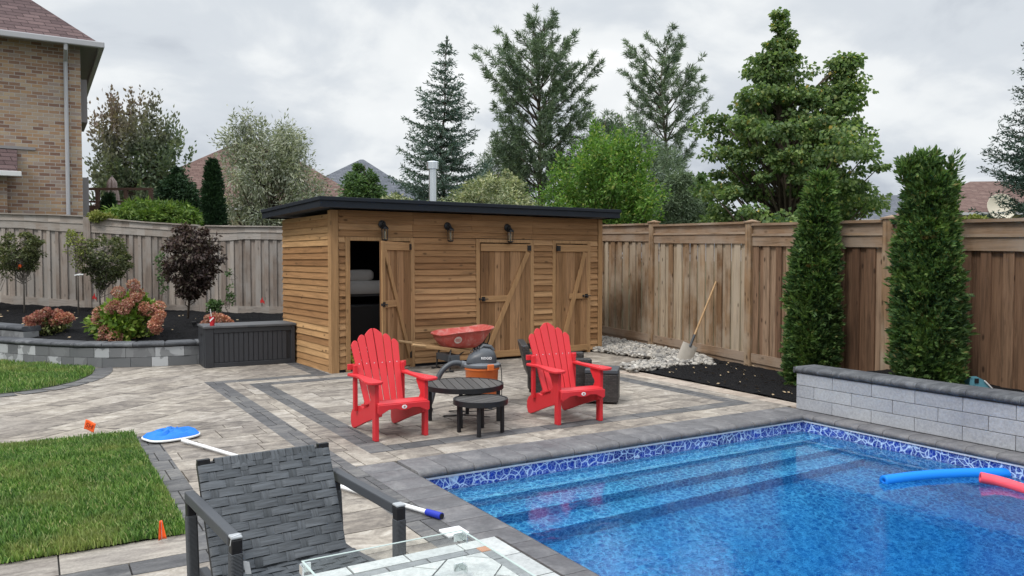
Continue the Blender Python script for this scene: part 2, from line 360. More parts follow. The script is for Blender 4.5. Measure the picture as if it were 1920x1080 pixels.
# ================================================================ THE SETTING
PX0, PX1, PY0, PY1 = 2.56, 7.02, -4.0, 5.66      # pool opening
WATER = -.17
def clip(poly, cp):
    """Sutherland-Hodgman: poly clipped to the convex counter-clockwise polygon cp"""
    out = poly
    for i in range(len(cp)):
        ax, ay = cp[i]; bx, by = cp[(i + 1) % len(cp)]; inp = out; out = []
        if not inp: return []
        def side(p): return (bx - ax) * (p[1] - ay) - (by - ay) * (p[0] - ax)
        for j in range(len(inp)):
            p, q = inp[j - 1], inp[j]; sp, sq = side(p), side(q)
            if (sp < 0) != (sq < 0):
                t = sp / (sp - sq); out.append((p[0] + t * (q[0] - p[0]), p[1] + t * (q[1] - p[1])))
            if sq >= 0: out.append(q)
    return out
rp = random.Random(5)
def lay(mb, poly, row, lens, ang=0.0, m=0, z=0.0, gap=.009, drop=.03):
    """running courses of pavers over a convex polygon, each paver its own block with a joint round it"""
    ca, sa = math.cos(ang), math.sin(ang)
    loc = [(x * ca + y * sa, -x * sa + y * ca) for x, y in poly]
    x0, x1 = min(p[0] for p in loc), max(p[0] for p in loc); y0, y1 = min(p[1] for p in loc), max(p[1] for p in loc)
    y = y0
    rows = row if isinstance(row, (list, tuple)) else [row]; k = 0
    while y < y1 - 1e-4:
        h = rows[k % len(rows)]; k += 1
        x = x0 - (rp.random() * lens[-1] if len(lens) > 1 or k % 2 else lens[0] / 2)
        if y + h > y1 - .06: h = y1 - y
        while x < x1:
            l = rp.choice(lens)
            q = [(x + gap / 2, y + gap / 2), (x + l - gap / 2, y + gap / 2), (x + l - gap / 2, y + h - gap / 2), (x + gap / 2, y + h - gap / 2)]
            q = clip(q, loc)
            if len(q) > 2:
                w = [(a * ca - b * sa, a * sa + b * ca) for a, b in q]
                ar = abs(sum(w[i][0] * w[(i + 1) % len(w)][1] - w[(i + 1) % len(w)][0] * w[i][1] for i in range(len(w)))) / 2
                if ar > .0008:
                    dz = rp.uniform(-.0012, .0012); n = len(w)
                    vs = [(a, b, z + dz) for a, b in w] + [(a, b, z - drop) for a, b in w]
                    mb.add(vs, [tuple(range(n))] + [(i, n + i, n + (i + 1) % n, (i + 1) % n) for i in range(n)], m)
            x += l
        y += h
def rect(x0, x1, y0, y1): return [(x0, y0), (x1, y0), (x1, y1), (x0, y1)]

# ground: one sheet out to the horizon with the pool cut out
g = MB(); B = 600
g.add([(-B, -B, -.06), (B, -B, -.06), (B, B, -.06), (-B, B, -.06), (PX0 - .1, PY0 - .1, -.06), (PX1 + .1, PY0 - .1, -.06), (PX1 + .1, PY1 + .1, -.06), (PX0 - .1, PY1 + .1, -.06)],
      [(0, 1, 5, 4), (1, 2, 6, 5), (2, 3, 7, 6), (3, 0, 4, 7)])
tag(g.build('ground', m_ground), kind='structure')
# bedding under the pavers
b = MB(); PB = (-9, 10.6, -6, 15.5)
b.add([(PB[0], PB[2], -.014), (PB[1], PB[2], -.014), (PB[1], PB[3], -.014), (PB[0], PB[3], -.014), (PX0 - .02, PY0 - .02, -.014), (PX1 + .02, PY0 - .02, -.014), (PX1 + .02, PY1 + .02, -.014), (PX0 - .02, PY1 + .02, -.014)],
      [(0, 1, 5, 4), (1, 2, 6, 5), (2, 3, 7, 6), (3, 0, 4, 7)])
tag(b.build('paver_bedding', m_joint), kind='structure')

pv = MB()
L3 = [.42, .56, .7, .5]
lay(pv, rect(.97, 1.97, -3, 8.15), [.38, .38, .27], [.5, .67, .4])
lay(pv, rect(-6, .97, -3, 4.56), [.34, .34, .24], L3)
for x0, x1, y0, y1, rw, ln in ((.77, .97, 4.76, 8.3, .33, [.2]), (-6, .97, 4.56, 4.76, .2, [.4]), (1.97, 2.19, -3, 11.34, .38, [.22]), (2.19, 3.66, 11.12, 11.34, .22, [.38]),
                               (2.45, 2.68, 6.42, 10.88, .38, [.23]), (2.68, 4.9, 10.66, 10.88, .22, [.38]), (2.68, 7.1, 6.42, 6.63, .21, [.38]), (6.87, 7.1, 6.63, 9.3, .38, [.23]), (3.44, 3.66, 11.34, 13.5, .38, [.22])):
    lay(pv, rect(x0, x1, y0, y1), rw, ln, m=1)
lay(pv, rect(-6, .77, 4.76, 5.10), .34, [.62, .7], m=3)
lay(pv, rect(2.19, 2.45, 6.07, 11.12), .55, [.26])
lay(pv, rect(2.45, 4.9, 10.88, 11.12), .24, [.4, .55])
lay(pv, rect(4.9, 6.87, 10.66, 11.12), .24, [.4, .55])
lay(pv, rect(2.45, 7.32, 6.07, 6.42), .35, [.55, .4, .62])
lay(pv, rect(2.68, 6.87, 6.63, 10.66), [.38, .28, .38], L3)
lay(pv, rect(3.66, 9.6, 11.12, 12.0), [.3], L3)
lay(pv, rect(6.87, 9.7, 9.3, 11.12), [.3, .22], L3)
lay(pv, rect(7.1, 7.32, 6.42, 9.3), .5, [.22])
lay(pv, [(7.32, 5.98), (7.54, 5.98), (7.58, 7.2), (7.70, 9.3), (7.32, 9.3)], .6, [.5], m=2)
lay(pv, rect(-7.5, 1.97, 8.3, 14.5), [.40, .30, .40], [.58, .42, .74], R(43))
lay(pv, rect(-6, .97, 8.15, 8.3), [.15], [.6])
lay(pv, rect(.97, 1.97, 8.15, 8.3), [.15], [.5])
lay(pv, rect(1.97, 3.44, 11.34, 14.2), [.40, .30, .40], [.58, .42, .74], R(43))
tag(pv.build('patio', [m_paver, m_paverd, m_tan, m_edge]), kind='structure')

# pool coping: rounded stones round the edge
cp = MB()
def coping(p0, p1, inward, w, n, mi=0):
    """stones between p0 and p1; inward = unit vector towards the water; w = depth of the stone"""
    p0, p1 = Vector(p0), Vector(p1); d = (p1 - p0) / n; t = d.normalized(); inn = Vector(inward)
    prof = [(0, -.05), (0, .006), (w - .045, .006)] + [(w - .045 + .045 * math.sin(a), -.029 + .035 * math.cos(a)) for a in (R(20), R(45), R(70), R(90), R(115), R(145), R(175))] + [(w - .07, -.064)]
    prof = [(a, b) for a, b in prof]
    for i in range(n):
        a = p0 + d * i + t * .0025; b_ = p0 + d * (i + 1) - t * .0025; vs = []
        for q in (a, b_):
            for s_, zz in prof: vs.append((q.x + inn.x * s_, q.y + inn.y * s_, zz))
        k = len(prof); cp.add(vs, [tuple(range(k))[::-1], tuple(range(k, 2 * k))] + [(j, (j + 1) % k, k + (j + 1) % k, k + j) for j in range(k)], mi)
coping((2.19, -3.0), (2.19, 6.05), (1, 0), .345, 34)
coping((2.54, 6.06), (6.985, 6.06), (0, -1), .43, 18)
coping((7.215, -3.0), (7.215, 6.05), (-1, 0), .225, 34)
tag(cp.build('pool_coping', m_cope, smooth=True, bevel=.003), kind='structure')

# pool shell: liner walls, steps along the far wall, floor
def mk_liner(name, scale, dark, mid, light, edge, basemix, band=False):
    t = NT(name); v = t.obj
    wob = t.n('TexNoise'); wob.inputs['Scale'].default_value = 9; t.l(v, wob.inputs['Vector'])
    ad = t.n('VectorMath'); ad.operation = 'MULTIPLY_ADD'; t.l(wob.outputs['Color'], ad.inputs[0]); ad.inputs[1].default_value = (.07,) * 3; t.l(v, ad.inputs[2])
    e = t.voro(ad.outputs[0], scale, 'DISTANCE_TO_EDGE'); e2 = t.voro(ad.outputs[0], scale * 2.1, 'DISTANCE_TO_EDGE'); n = t.noise(v, 3.5, 5, .6)
    c = t.mix(t.rng(n, .35, .65, 0, 1), dark, mid)
    c = t.mix(t.rng(e, .0, edge, 1, 0), c, light)
    c = t.mix(t.m('MULTIPLY', t.rng(e2, 0, edge * 1.3, .8, 0), basemix), c, light)
    return t.fin(c, .45, .4)
m_band = mk_liner('liner_tile_band', 15, (.002, .020, .20), (.004, .05, .42), (.55, .74, .95), .085, .45)
m_liner = mk_liner('liner_pattern', 17, (.001, .12, .36), (.002, .20, .50), (.26, .72, .90), .12, .6)
m_bead = plain('white_bead', (.62, .66, .72), .45, .05)
sh = MB()
def quad(mb, a, b_, c, d, m=0): mb.add([a, b_, c, d], [(0, 1, 2, 3)], m)
FLOOR = -1.0
ST = [(5.66, WATER - .0), (5.44, -.335), (5.18, -.53), (4.92, -.74)]
def wallq(x0, y0, x1, y1, z0, z1, m): quad(sh, (x0, y0, z0), (x1, y1, z0), (x1, y1, z1), (x0, y0, z1), m)
zb = -.215
for (x0, y0, x1, y1) in ((PX0, PY0, PX0, PY1), (PX0, PY1, PX1, PY1), (PX1, PY1, PX1, PY0), (PX1, PY0, PX0, PY0)):
    wallq(x0, y0, x1, y1, zb, -.07, 1); wallq(x0, y0, x1, y1, FLOOR - 1.0, zb, 0)
quad(sh, (PX0, PY0, FLOOR - .9), (PX1, PY0, FLOOR - .9), (PX1, 3.6, FLOOR - .45), (PX0, 3.6, FLOOR - .45)); quad(sh, (PX0, 3.6, FLOOR - .45), (PX1, 3.6, FLOOR - .45), (PX1, 4.75, FLOOR), (PX0, 4.75, FLOOR)); quad(sh, (PX0, 4.75, FLOOR), (PX1, 4.75, FLOOR), (PX1, PY1, FLOOR), (PX0, PY1, FLOOR))
ys = [PY1] + [s[0] for s in ST[1:]]; zs = [s[1] for s in ST[1:]]
for i, z in enumerate(zs):
    quad(sh, (PX0, ys[i + 1], z), (PX1, ys[i + 1], z), (PX1, ys[i], z), (PX0, ys[i], z))
    zn = zs[i + 1] if i + 1 < len(zs) else FLOOR
    quad(sh, (PX0, ys[i + 1], zn), (PX1, ys[i + 1], zn), (PX1, ys[i + 1], z), (PX0, ys[i + 1], z))
tag(sh.build('pool_shell', [m_liner, m_band]), kind='structure')
bd = MB(); e = .012
bd.box(PX0, PX1, PY1 - e, PY1, -.072, -.056); bd.box(PX0, PX0 + e, PY0, PY1 - e, -.072, -.056); bd.box(PX1 - e, PX1, PY0, PY1 - e, -.072, -.056)
tag(bd.build('pool_liner_bead', m_bead), kind='structure')
# water: a real body of water, refracting and absorbing
def mk_water():
    t = NT('pool_water'); t.nt.nodes.remove(t.b)
    gl = t.n('BsdfGlass'); gl.inputs['IOR'].default_value = 1.33; gl.inputs['Roughness'].default_value = 0.0; gl.inputs[0].default_value = (1, 1, 1, 1)
    n1 = t.noise(t.map(t.obj, (1, 1.6, 1)), 2.3, 3, .5, .8); n2 = t.noise(t.map(t.obj, (1, 1.5, 1)), 11, 3, .55, .6)
    # calm at the far side, ruffled where the return jet pushes water in the near left part
    ds_ = t.n('VectorMath'); ds_.operation = 'DISTANCE'; t.l(t.obj, ds_.inputs[0]); ds_.inputs[1].default_value = (3.5, 3.0, WATER); amp = t.rng(ds_.outputs['Value'], .3, 2.6, 5.0, .5)
    n3 = t.noise(t.map(t.obj, (1, 1.3, 1)), 24, 2, .5, .5)
    hh_ = t.m('ADD', t.m('MULTIPLY', n1, 1.0), t.m('MULTIPLY', t.m('ADD', n2, t.m('MULTIPLY', n3, .35)), t.m('MULTIPLY', amp, .16)))
    bp = t.n('Bump'); t.l(hh_, bp.inputs['Height']); bp.inputs['Strength'].default_value = .055; bp.inputs['Distance'].default_value = .05
    t.l(bp.outputs[0], gl.inputs['Normal']); t.l(gl.outputs[0], t.out.inputs[0])
    va = t.n('VolumeAbsorption'); va.inputs['Color'].default_value = (.04, .60, .88, 1); va.inputs['Density'].default_value = .62; t.l(va.outputs[0], t.out.inputs[1]); return t.mat
m_water = mk_water()
w = MB().box(PX0 - .03, PX1 + .03, PY0 - .03, PY1 + .03, FLOOR - 1.3, WATER)
tag(w.build('pool_water', m_water), kind='structure')

# lawns: a soil sheet with real blades on it
def inpoly(P, poly):
    x, y = P[:, 0], P[:, 1]; ins = np.zeros(len(P), bool); n = len(poly)
    for i in range(n):
        x1, y1 = poly[i]; x2, y2 = poly[(i + 1) % n]
        c = ((y1 > y) != (y2 > y)) & (x < (x2 - x1) * (y - y1) / (y2 - y1 + 1e-12) + x1); ins ^= c
    return ins
def mk_grass():
    t = NT('grass_blades'); c = t.ramp(t.rnd, [(0, (.030, .085, .014)), (.3, (.075, .17, .026)), (.65, (.14, .27, .050)), (.88, (.24, .36, .10)), (1, (.45, .43, .22))])
    n = t.noise(t.obj, 1.5, 4, .6); c = t.mix(t.rng(n, .50, .66, 0, .65), c, (.27, .29, .09)); n2 = t.noise(t.obj, 3.1, 3, .6)
    c = t.mix(1.0, c, t.ramp(n2, [(.3, (.66, .74, .7)), (.7, (1.22, 1.15, 1.05))]), 'MULTIPLY')
    t.fin(c, .5, .35); tr = t.n('BsdfTranslucent'); t.set(tr.inputs[0], c); mx = t.n('MixShader'); mx.inputs[0].default_value = .35
    t.l(t.b.outputs[0], mx.inputs[1]); t.l(tr.outputs[0], mx.inputs[2]); t.l(mx.outputs[0], t.out.inputs[0]); return t.mat
m_grass = mk_grass()
def grass(poly, n, h0, h1, seed, w=.0035):
    r = np.random.default_rng(seed); a = np.array(poly); lo, hi = a.min(0), a.max(0)
    P = r.random((n * 2, 2)) * (hi - lo) + lo; P = P[inpoly(P, poly)][:n]; n = len(P)
    h = r.uniform(h0, h1, n) * (.75 + .5 * (np.sin(P[:, 0] * 5.1 + 2 * np.sin(P[:, 1] * 3.7)) * .5 + .5)); th = r.uniform(0, 2 * PI, n); ln = r.uniform(.1, .75, n) * h; ph = th + r.normal(0, 1.0, n) + PI / 2
    ph = np.where(r.random(n) < .5, 2.2 + r.normal(0, .6, n), ph)
    z0 = np.full(n, .012); dx, dy = np.cos(th) * w, np.sin(th) * w; lx, ly = np.cos(ph) * ln, np.sin(ph) * ln
    V = np.stack([np.stack([P[:, 0] - dx, P[:, 1] - dy, z0], 1), np.stack([P[:, 0] + dx, P[:, 1] + dy, z0], 1),
                  np.stack([P[:, 0] + dx * .7 + lx * .35, P[:, 1] + dy * .7 + ly * .35, z0 + h * .6], 1), np.stack([P[:, 0] - dx * .7 + lx * .35, P[:, 1] - dy * .7 + ly * .35, z0 + h * .6], 1),
                  np.stack([P[:, 0] + lx, P[:, 1] + ly, z0 + h * .95], 1)], 1)
    i = np.arange(n)[:, None] * 5; T = np.concatenate([i + [0, 1, 2], i + [0, 2, 3], i + [3, 2, 4]], 1)
    return V.reshape(-1, 3), T
FL_ = [(-5.5, 5.09), (.765, 5.09), (.765, 8.24), (-1.2, 8.42), (-5.5, 8.8)]
s = MB(); s.add([(x, y, .010) for x, y in FL_], [tuple(range(5))]); tag(s.build('front_lawn', m_lawnbase), kind='structure')
V, T = grass([(-2.2, 5.06), (.795, 5.06), (.795, 8.25), (-1.2, 8.43), (-2.2, 8.5)], 105000, .020, .052, 1, .0046)
tag(npmesh('grass', V, T, m_grass, n=3), 'dense green turf grass with paler yellow patches in the near lawn', 'grass', kind='stuff')
BL = [(.76, 13.80), (.80, 13.55), (.72, 12.9), (.46, 12.2), (.06, 11.75), (-.40, 11.55), (-4.5, 11.9), (-4.5, 18.5), (-1.8, 18.0), (-.9, 16.3), (-.1, 14.75)]
s = MB(); s.add([(x, y, .012) for x, y in BL], [tuple(range(len(BL)))]); tag(s.build('back_lawn', m_lawnbase), kind='structure')
V, T = grass(BL, 70000, .03, .07, 2, .006)
tag(npmesh('grass', V, T, m_grass, n=3), 'strip of green turf grass in front of the curved block wall', 'grass', kind='stuff')
# curved dark border round the back lawn
cb = MB(); edge = [(.80, 13.62), (.76, 13.0), (.52, 12.25), (.10, 11.74), (-.40, 11.52), (-1.4, 11.55), (-2.6, 11.7), (-4.5, 11.95)]
edge = [Vector((x, y, 0)) for x, y in edge]
def chain(pts, step):
    out = [pts[0]]; acc = 0
    P = []
    for i in range(len(pts) - 1):
        n = max(1, int((pts[i + 1] - pts[i]).length / .03))
        for k in range(n): P.append(pts[i].lerp(pts[i + 1], k / n))
    P.append(pts[-1])
    for a, b_ in zip(P, P[1:]):
        acc += (b_ - a).length
        if acc >= step: out.append(b_); acc = 0
    return out
def smooth(pts, it=2):
    for _ in range(it):
        q = [pts[0]]
        for a, b_ in zip(pts, pts[1:]): q += [a.lerp(b_, .25), a.lerp(b_, .75)]
        pts = q + [pts[-1]]
    return pts
ec = chain(smooth(edge), .28)
for a, b_ in zip(ec, ec[1:]):
    t = (b_ - a).normalized(); nrm = Vector((-t.y, t.x, 0)); nrm = nrm if nrm.dot(Vector((.8, -.6, 0))) > 0 else -nrm
    a2, b2 = a + t * .004, b_ - t * .004
    cb.add([(a2.x, a2.y, .008), (b2.x, b2.y, .008), (b2.x + nrm.x * .24, b2.y + nrm.y * .24, .008), (a2.x + nrm.x * .24, a2.y + nrm.y * .24, .008)], [(0, 1, 2, 3)])
tag(cb.build('lawn_border', m_paverd), kind='structure')

# mulch beds
def noise2(x, y, s=0): return (math.sin(x * 7.1 + s) * math.cos(y * 6.3 + s * 2) + .5 * math.sin(x * 17.3 + y * 13.1 + s) + .3 * math.sin(x * 31 - y * 27 + s * 3)) / 1.8
def sheet(name, fn, u, v, mat):
    vs = [fn(i / u, j / v) for j in range(v + 1) for i in range(u + 1)]
    m = MB(); m.add(vs, [(j * (u + 1) + i, j * (u + 1) + i + 1, (j + 1) * (u + 1) + i + 1, (j + 1) * (u + 1) + i) for j in range(v) for i in range(u)])
    return tag(m.build(name, mat, smooth='all'), kind='structure')
WPTS = [gp(-260, 664), gp(-60, 673), gp(60, 684), gp(166, 690), gp(270, 688.5), gp(366, 684), Vector((3.55, 13.5, 0))]
WC = chain(smooth(WPTS, 2), .12)
def fbase(px):   # ground height along the far fence (falls to the right)
    return float(np.interp(px, [-200, 0, 161, 303, 536, 1100], [.86, .76, .66, .60, .52, .40]))
FD = 16.9
def bedfn(u, v):
    i = u * (len(WC) - 1); k = min(int(i), len(WC) - 2); a = WC[k].lerp(WC[k + 1], i - k)
    # matching point on the fence line
    pxx = -230 + u * 930; e = at(pxx, FD + .15)
    v2 = v; p = Vector((a.x, a.y, 0)).lerp(e, .02 + .98 * v2); zf = fbase(pxx) - .02
    z = .30 + (zf - .30) * (v2 ** .8) + .03 * noise2(p.x, p.y) * min(1, v * 8) + .06 * math.sin(PI * v2)
    return (p.x, p.y, z)
sheet('mulch_bed', bedfn, 150, 60, m_mulch)
MUL = [(7.53, 5.99), (9.3, 5.6), (9.9, 9.1), (7.72, 9.32)]
def mulfn(u, v):
    a = Vector((7.545, 5.97, 0)).lerp(Vector((9.2, 5.5, 0)), u); b_ = Vector((7.71, 9.32, 0)).lerp(Vector((9.7, 9.5, 0)), u); p = a.lerp(b_, v)
    return (p.x, p.y, .012 + .03 * min(1, u * 5) + .012 * noise2(p.x * 1.4, p.y * 1.4, 2))
sheet('mulch_bed', mulfn, 50, 60, m_mulch)
def bedR(u, v):
    x = 7.40 + 2.0 * u; y = 5.9 - 8.9 * v; return (x, y, .33 + .015 * noise2(x, y, 4))
sheet('mulch_bed', bedR, 40, 120, m_mulch)
# wood chips and dead leaves scattered on the mulch
r = np.random.default_rng(8); P = []
for _ in range(150):
    u, v = r.random(), r.random(); P.append(mulfn(u, v))
for _ in range(60):
    u, v = r.random(), r.random(); P.append(bedfn(.1 + u * .8, v * .8 + .05))
lc = MB()
for (x, y, z) in P:
    a = r.uniform(0, PI); l = r.uniform(.018, .05); w_ = l * r.uniform(.25, .6)
    dx, dy = math.cos(a), math.sin(a)
    lc.add([(x - dx * l, y - dy * l, z + .018), (x + dy * w_, y - dx * w_, z + .014), (x + dx * l, y + dy * l, z + .022), (x - dy * w_, y + dx * w_, z + .028)], [(0, 1, 2, 3)])
tag(lc.build('leaf_litter', plain('dry_leaves', (.38, .29, .18), .8, .4, 3)), 'pale dead leaves and wood chips scattered over the black mulch', 'leaf litter', kind='stuff')

# river stones between the shed, the fence and the mulch
def mk_pebble():
    t = NT('river_stones'); c = t.ramp(t.rnd, [(0, (.16, .155, .15)), (.25, (.27, .26, .245)), (.6, (.34, .32, .285)), (.85, (.44, .41, .37)), (1, (.52, .50, .46))])
    n = t.noise(t.offs(t.obj), 14, 4, .6); t.bump(n, .3, .006); return t.fin(t.mix(1.0, c, t.ramp(n, [(.3, (.75,) * 3), (.7, (1.1,) * 3)]), 'MULTIPLY'), .8, .3)
m_peb = mk_pebble()
bm = bmesh.new(); bmesh.ops.create_icosphere(bm, subdivisions=2, radius=1); IV = np.array([v.co[:] for v in bm.verts]); IF = np.array([[v.index for v in f.verts] for f in bm.faces]); bm.free()
SP = [tuple(gp(*q)[:2]) for q in ((1112, 660), (1123, 634), (1225, 650), (1328, 676), (1338, 690), (1300, 688), (1230, 697), (1185, 700), (1161, 691), (1205, 684), (1245, 679), (1165, 668))]
def pebbles(poly, n, seed):
    r = np.random.default_rng(seed); a = np.array(poly); P = r.random((n * 6, 2)) * (a.max(0) - a.min(0)) + a.min(0); P = P[inpoly(P, poly)][:n]; Vs, Fs = [], []
    for k, (x, y) in enumerate(P):
        s_ = r.uniform(.018, .042); sc = np.array([s_ * r.uniform(.8, 1.5), s_ * r.uniform(.7, 1.1), s_ * r.uniform(.45, .8)]); th = r.uniform(0, 2 * PI)
        d = 1 + .14 * np.sin(IV @ r.normal(0, 2.2, 3) + r.uniform(0, 6)) + .10 * np.sin(IV @ r.normal(0, 4, 3))
        q = IV * d[:, None] * sc; tl = r.uniform(-.5, .5); q = np.stack([q[:, 0], q[:, 1] * math.cos(tl) - q[:, 2] * math.sin(tl), q[:, 1] * math.sin(tl) + q[:, 2] * math.cos(tl)], 1)
        q = np.stack([q[:, 0] * math.cos(th) - q[:, 1] * math.sin(th), q[:, 0] * math.sin(th) + q[:, 1] * math.cos(th), q[:, 2]], 1) + [x, y, .018 + r.uniform(0, .06) ]
        Vs.append(q); Fs.append(IF + k * len(IV))
    return np.concatenate(Vs), np.concatenate(Fs)
V, T = pebbles(SP, 4600, 3)
o = npmesh('river_stones', V, T, m_peb, smooth=True, n=3); tag(o, 'loose bed of pale grey and cream river stones between the shed and the brown fence', 'river stones', kind='stuff')

# ================================================================ WALLS
def course_wall(root, path, z0, rows, h, lens, thick, mat, seed, inward):
    """dry-laid block wall along a path: every block its own solid, in one mesh part"""
    r = random.Random(seed); mb = MB()
    seg = [0]
    for a, b_ in zip(path, path[1:]): seg.append(seg[-1] + (b_ - a).length)
    def pt(s):
        s = max(0, min(seg[-1], s))
        for k in range(len(path) - 1):
            if s <= seg[k + 1] + 1e-9: return path[k].lerp(path[k + 1], (s - seg[k]) / max(1e-9, seg[k + 1] - seg[k])), (path[k + 1] - path[k]).normalized()
    for rr in range(rows):
        s = -(r.random() * .3 if isinstance(lens, list) and len(lens) > 1 else (lens[0] / 2 if rr % 2 else 0))
        while s < seg[-1]:
            l = r.choice(lens); a, b_ = max(0, s) + .0025, min(seg[-1], s + l) - .0025; s += l
            if b_ - a < .02: continue
            (p, t), (q, _) = pt(a), pt(b_); t = (q - p).normalized(); nr = Vector((-t.y, t.x, 0)) * inward
            za, zb_ = z0 + rr * h + .002, z0 + (rr + 1) * h - .003
            vs = [p, q, q + nr * thick, p + nr * thick]
            mb.add([(v.x, v.y, za) for v in vs] + [(v.x, v.y, zb_) for v in vs], [(0, 3, 2, 1), (4, 5, 6, 7), (0, 1, 5, 4), (1, 2, 6, 5), (2, 3, 7, 6), (3, 0, 4, 7)])
    return mb.build('blocks', mat, root, bevel=.003), pt, seg[-1]
def cap_stones(root, pt, L, z0, h, over, depth, ln, mat, inward, name='capstones'):
    mb = MB(); n = max(1, round(L / ln)); rr = h * .48
    prof = [(depth, 0), (depth, h)] + [(-over + rr - rr * math.sin(a), h - rr + rr * math.cos(a)) for a in (0, R(25), R(50), R(75), R(90), R(115), R(145), R(180))]
    prof = [(a, max(0, b_)) for a, b_ in prof]; k = len(prof)
    for i in range(n):
        (p, _), (q, _) = pt(L * i / n + .002), pt(L * (i + 1) / n - .002); t = (q - p).normalized(); nr = Vector((-t.y, t.x, 0)) * inward; vs = []
        for c in (p, q):
            for s_, zz in prof: vs.append((c.x + nr.x * s_, c.y + nr.y * s_, z0 + zz))
        mb.add(vs, [tuple(range(k))[::-1], tuple(range(k, 2 * k))] + [(j, (j + 1) % k, k + (j + 1) % k, k + j) for j in range(k)])
    return mb.build(name, mat, root, smooth=True)
# right wall beside the pool
rw = empty('retaining_wall', (0, 0, 0), 0, 'smooth light grey block retaining wall with dark rounded caps along the pool', 'wall')
path = [Vector((7.222, 5.92, 0)), Vector((7.222, -3, 0))]
_, pt, L = course_wall(rw, path, .006, 3, .1325, [.46], .2, m_block, 4, 1)
cap_stones(rw, pt, L, .404, .072, .03, .29, .46, m_capd, 1)
e_ = MB().box(7.19, 7.51, 5.921, 5.945, .404, .47); e_.build('end_cap', m_capd, rw, bevel=.01)
# left curved wall (wet patches on the blocks)
def mk_wetblock():
    t = NT('stained_grey_blocks'); c = t.ramp(t.rnd, [(0, (.10, .105, .11)), (.45, (.17, .175, .18)), (.7, (.20, .205, .21)), (.72, (.34, .35, .36)), (1, (.40, .41, .42))])
    n = t.noise(t.offs(t.obj, 9), 4.5, 3, .5, .8); c = t.mix(t.rng(n, .50, .53, 0, .7), c, (.13, .133, .138)); f = t.noise(t.obj, 50, 4, .7); t.bump(f, .3, .004)
    return t.fin(c, .85, .3)
m_wet = mk_wetblock()
lw = empty('garden_wall', (0, 0, 0), 0, 'low curved grey block wall with patchy damp stains holding the mulch bed', 'wall')
_, pt, L = course_wall(lw, WC, .0, 2, .15, [.24, .3, .42], .25, m_wet, 7, 1)
cap_stones(lw, pt, L, .302, .075, .03, .28, .46, m_capd, 1)
up = empty('garden_wall', (0, 0, 0), 0, 'short upper tier of grey blocks stepping up at the left end of the bed', 'wall')
path = [gp(-200, 660) + Vector((.15, .25, 0)), gp(-60, 668) + Vector((.1, .22, 0)), gp(38, 679) + Vector((.05, .2, 0))]
_, pt, L = course_wall(up, path, .302, 1, .17, [.3, .42], .25, m_wet, 9, 1)
cap_stones(up, pt, L, .475, .08, .03, .28, .46, m_capd, 1)

# ================================================================ FENCES
def fence_boards(mb, L, z0f, z1f, seed, wmin=.085, wmax=.15, off=0.0, back=-.028):
    r = random.Random(seed); x = 0; k = 0
    while x < L:
        w_ = r.uniform(wmin, wmax); x2 = min(L, x + w_)
        y = off if k % 2 else off + back; y += r.uniform(-.002, .002)
        ov = .012 if k % 2 else 0
        a, b_ = x - ov, x2 + ov
        mb.add([(a, y, z0f(x)), (b_, y, z0f(x2)), (b_, y + .018, z0f(x2)), (a, y + .018, z0f(x)), (a, y, z1f(x)), (b_, y, z1f(x2)), (b_, y + .018, z1f(x2)), (a, y + .018, z1f(x))],
               [(0, 3, 2, 1), (4, 5, 6, 7), (0, 1, 5, 4), (1, 2, 6, 5), (2, 3, 7, 6), (3, 0, 4, 7)])
        x = x2 + .001; k += 1
def ribbon(mb, L, zlo, zhi, y0, y1, n=14):
    for i in range(n):
        a, b_ = L * i / n, L * (i + 1) / n
        mb.add([(a, y0, zlo(a)), (b_, y0, zlo(b_)), (b_, y1, zlo(b_)), (a, y1, zlo(a)), (a, y0, zhi(a)), (b_, y0, zhi(b_)), (b_, y1, zhi(b_)), (a, y1, zhi(a))],
               ([(0, 3, 2, 1), (4, 5, 6, 7), (0, 1, 5, 4), (2, 3, 7, 6)] + ([(3, 0, 4, 7)] if i == 0 else []) + ([(1, 2, 6, 5)] if i == n - 1 else [])))
# far fence: frontal, falling to the right, rails with a wavy lower edge.  local x runs left to right, -y faces the garden
A = at(-330, FD); Bp = Vector((10.25, 13.85, 0)); dv = Bp - A; ang = math.atan2(dv.y, dv.x); Lf = dv.length
ff = empty('wooden_fence', (A.x, A.y, 0), ang, 'weathered grey board fence with wavy rails behind the black mulch bed', 'fence')
def s_of(px):
    # distance along the far fence for a survey column
    lo, hi = 0, Lf
    for _ in range(40):
        mdl = (lo + hi) / 2; p = A + dv * (mdl / Lf); q = 960 + F * (p.x * RT[0] + p.y * RT[1]) / (p.x * HD[0] + p.y * HD[1])
        if q < px: lo = mdl
        else: hi = mdl
    return lo
def prof(tab):
    xs = [s_of(a) for a, _ in tab]; zs = [hgt(b_, FD) for _, b_ in tab]
    return lambda s: float(np.interp(s, xs, zs))
base_f = prof([(-330, 556), (0, 567), (161, 575.6), (303, 581), (536, 588), (1100, 600)])
kick_f = prof([(-330, 540), (0, 553), (161, 564), (176, 566), (303, 571), (536, 576), (1100, 588)])
top_f = prof([(-330, 396), (0, 399), (100, 401), (161, 404), (181, 407), (285, 416), (391, 422), (536, 423.5), (1100, 421)])
low_f = prof([(-330, 426), (0, 426.5), (40, 427), (78, 430), (124, 434), (160, 435), (181, 436), (233, 439), (300, 443), (376, 450), (400, 451.5), (428, 451), (461, 448), (500, 448.5), (536, 449.5), (700, 455), (1100, 452)])
posts = [s_of(-160), s_of(167), s_of(381), s_of(600), s_of(800), Lf - .08]
edges = [0] + posts
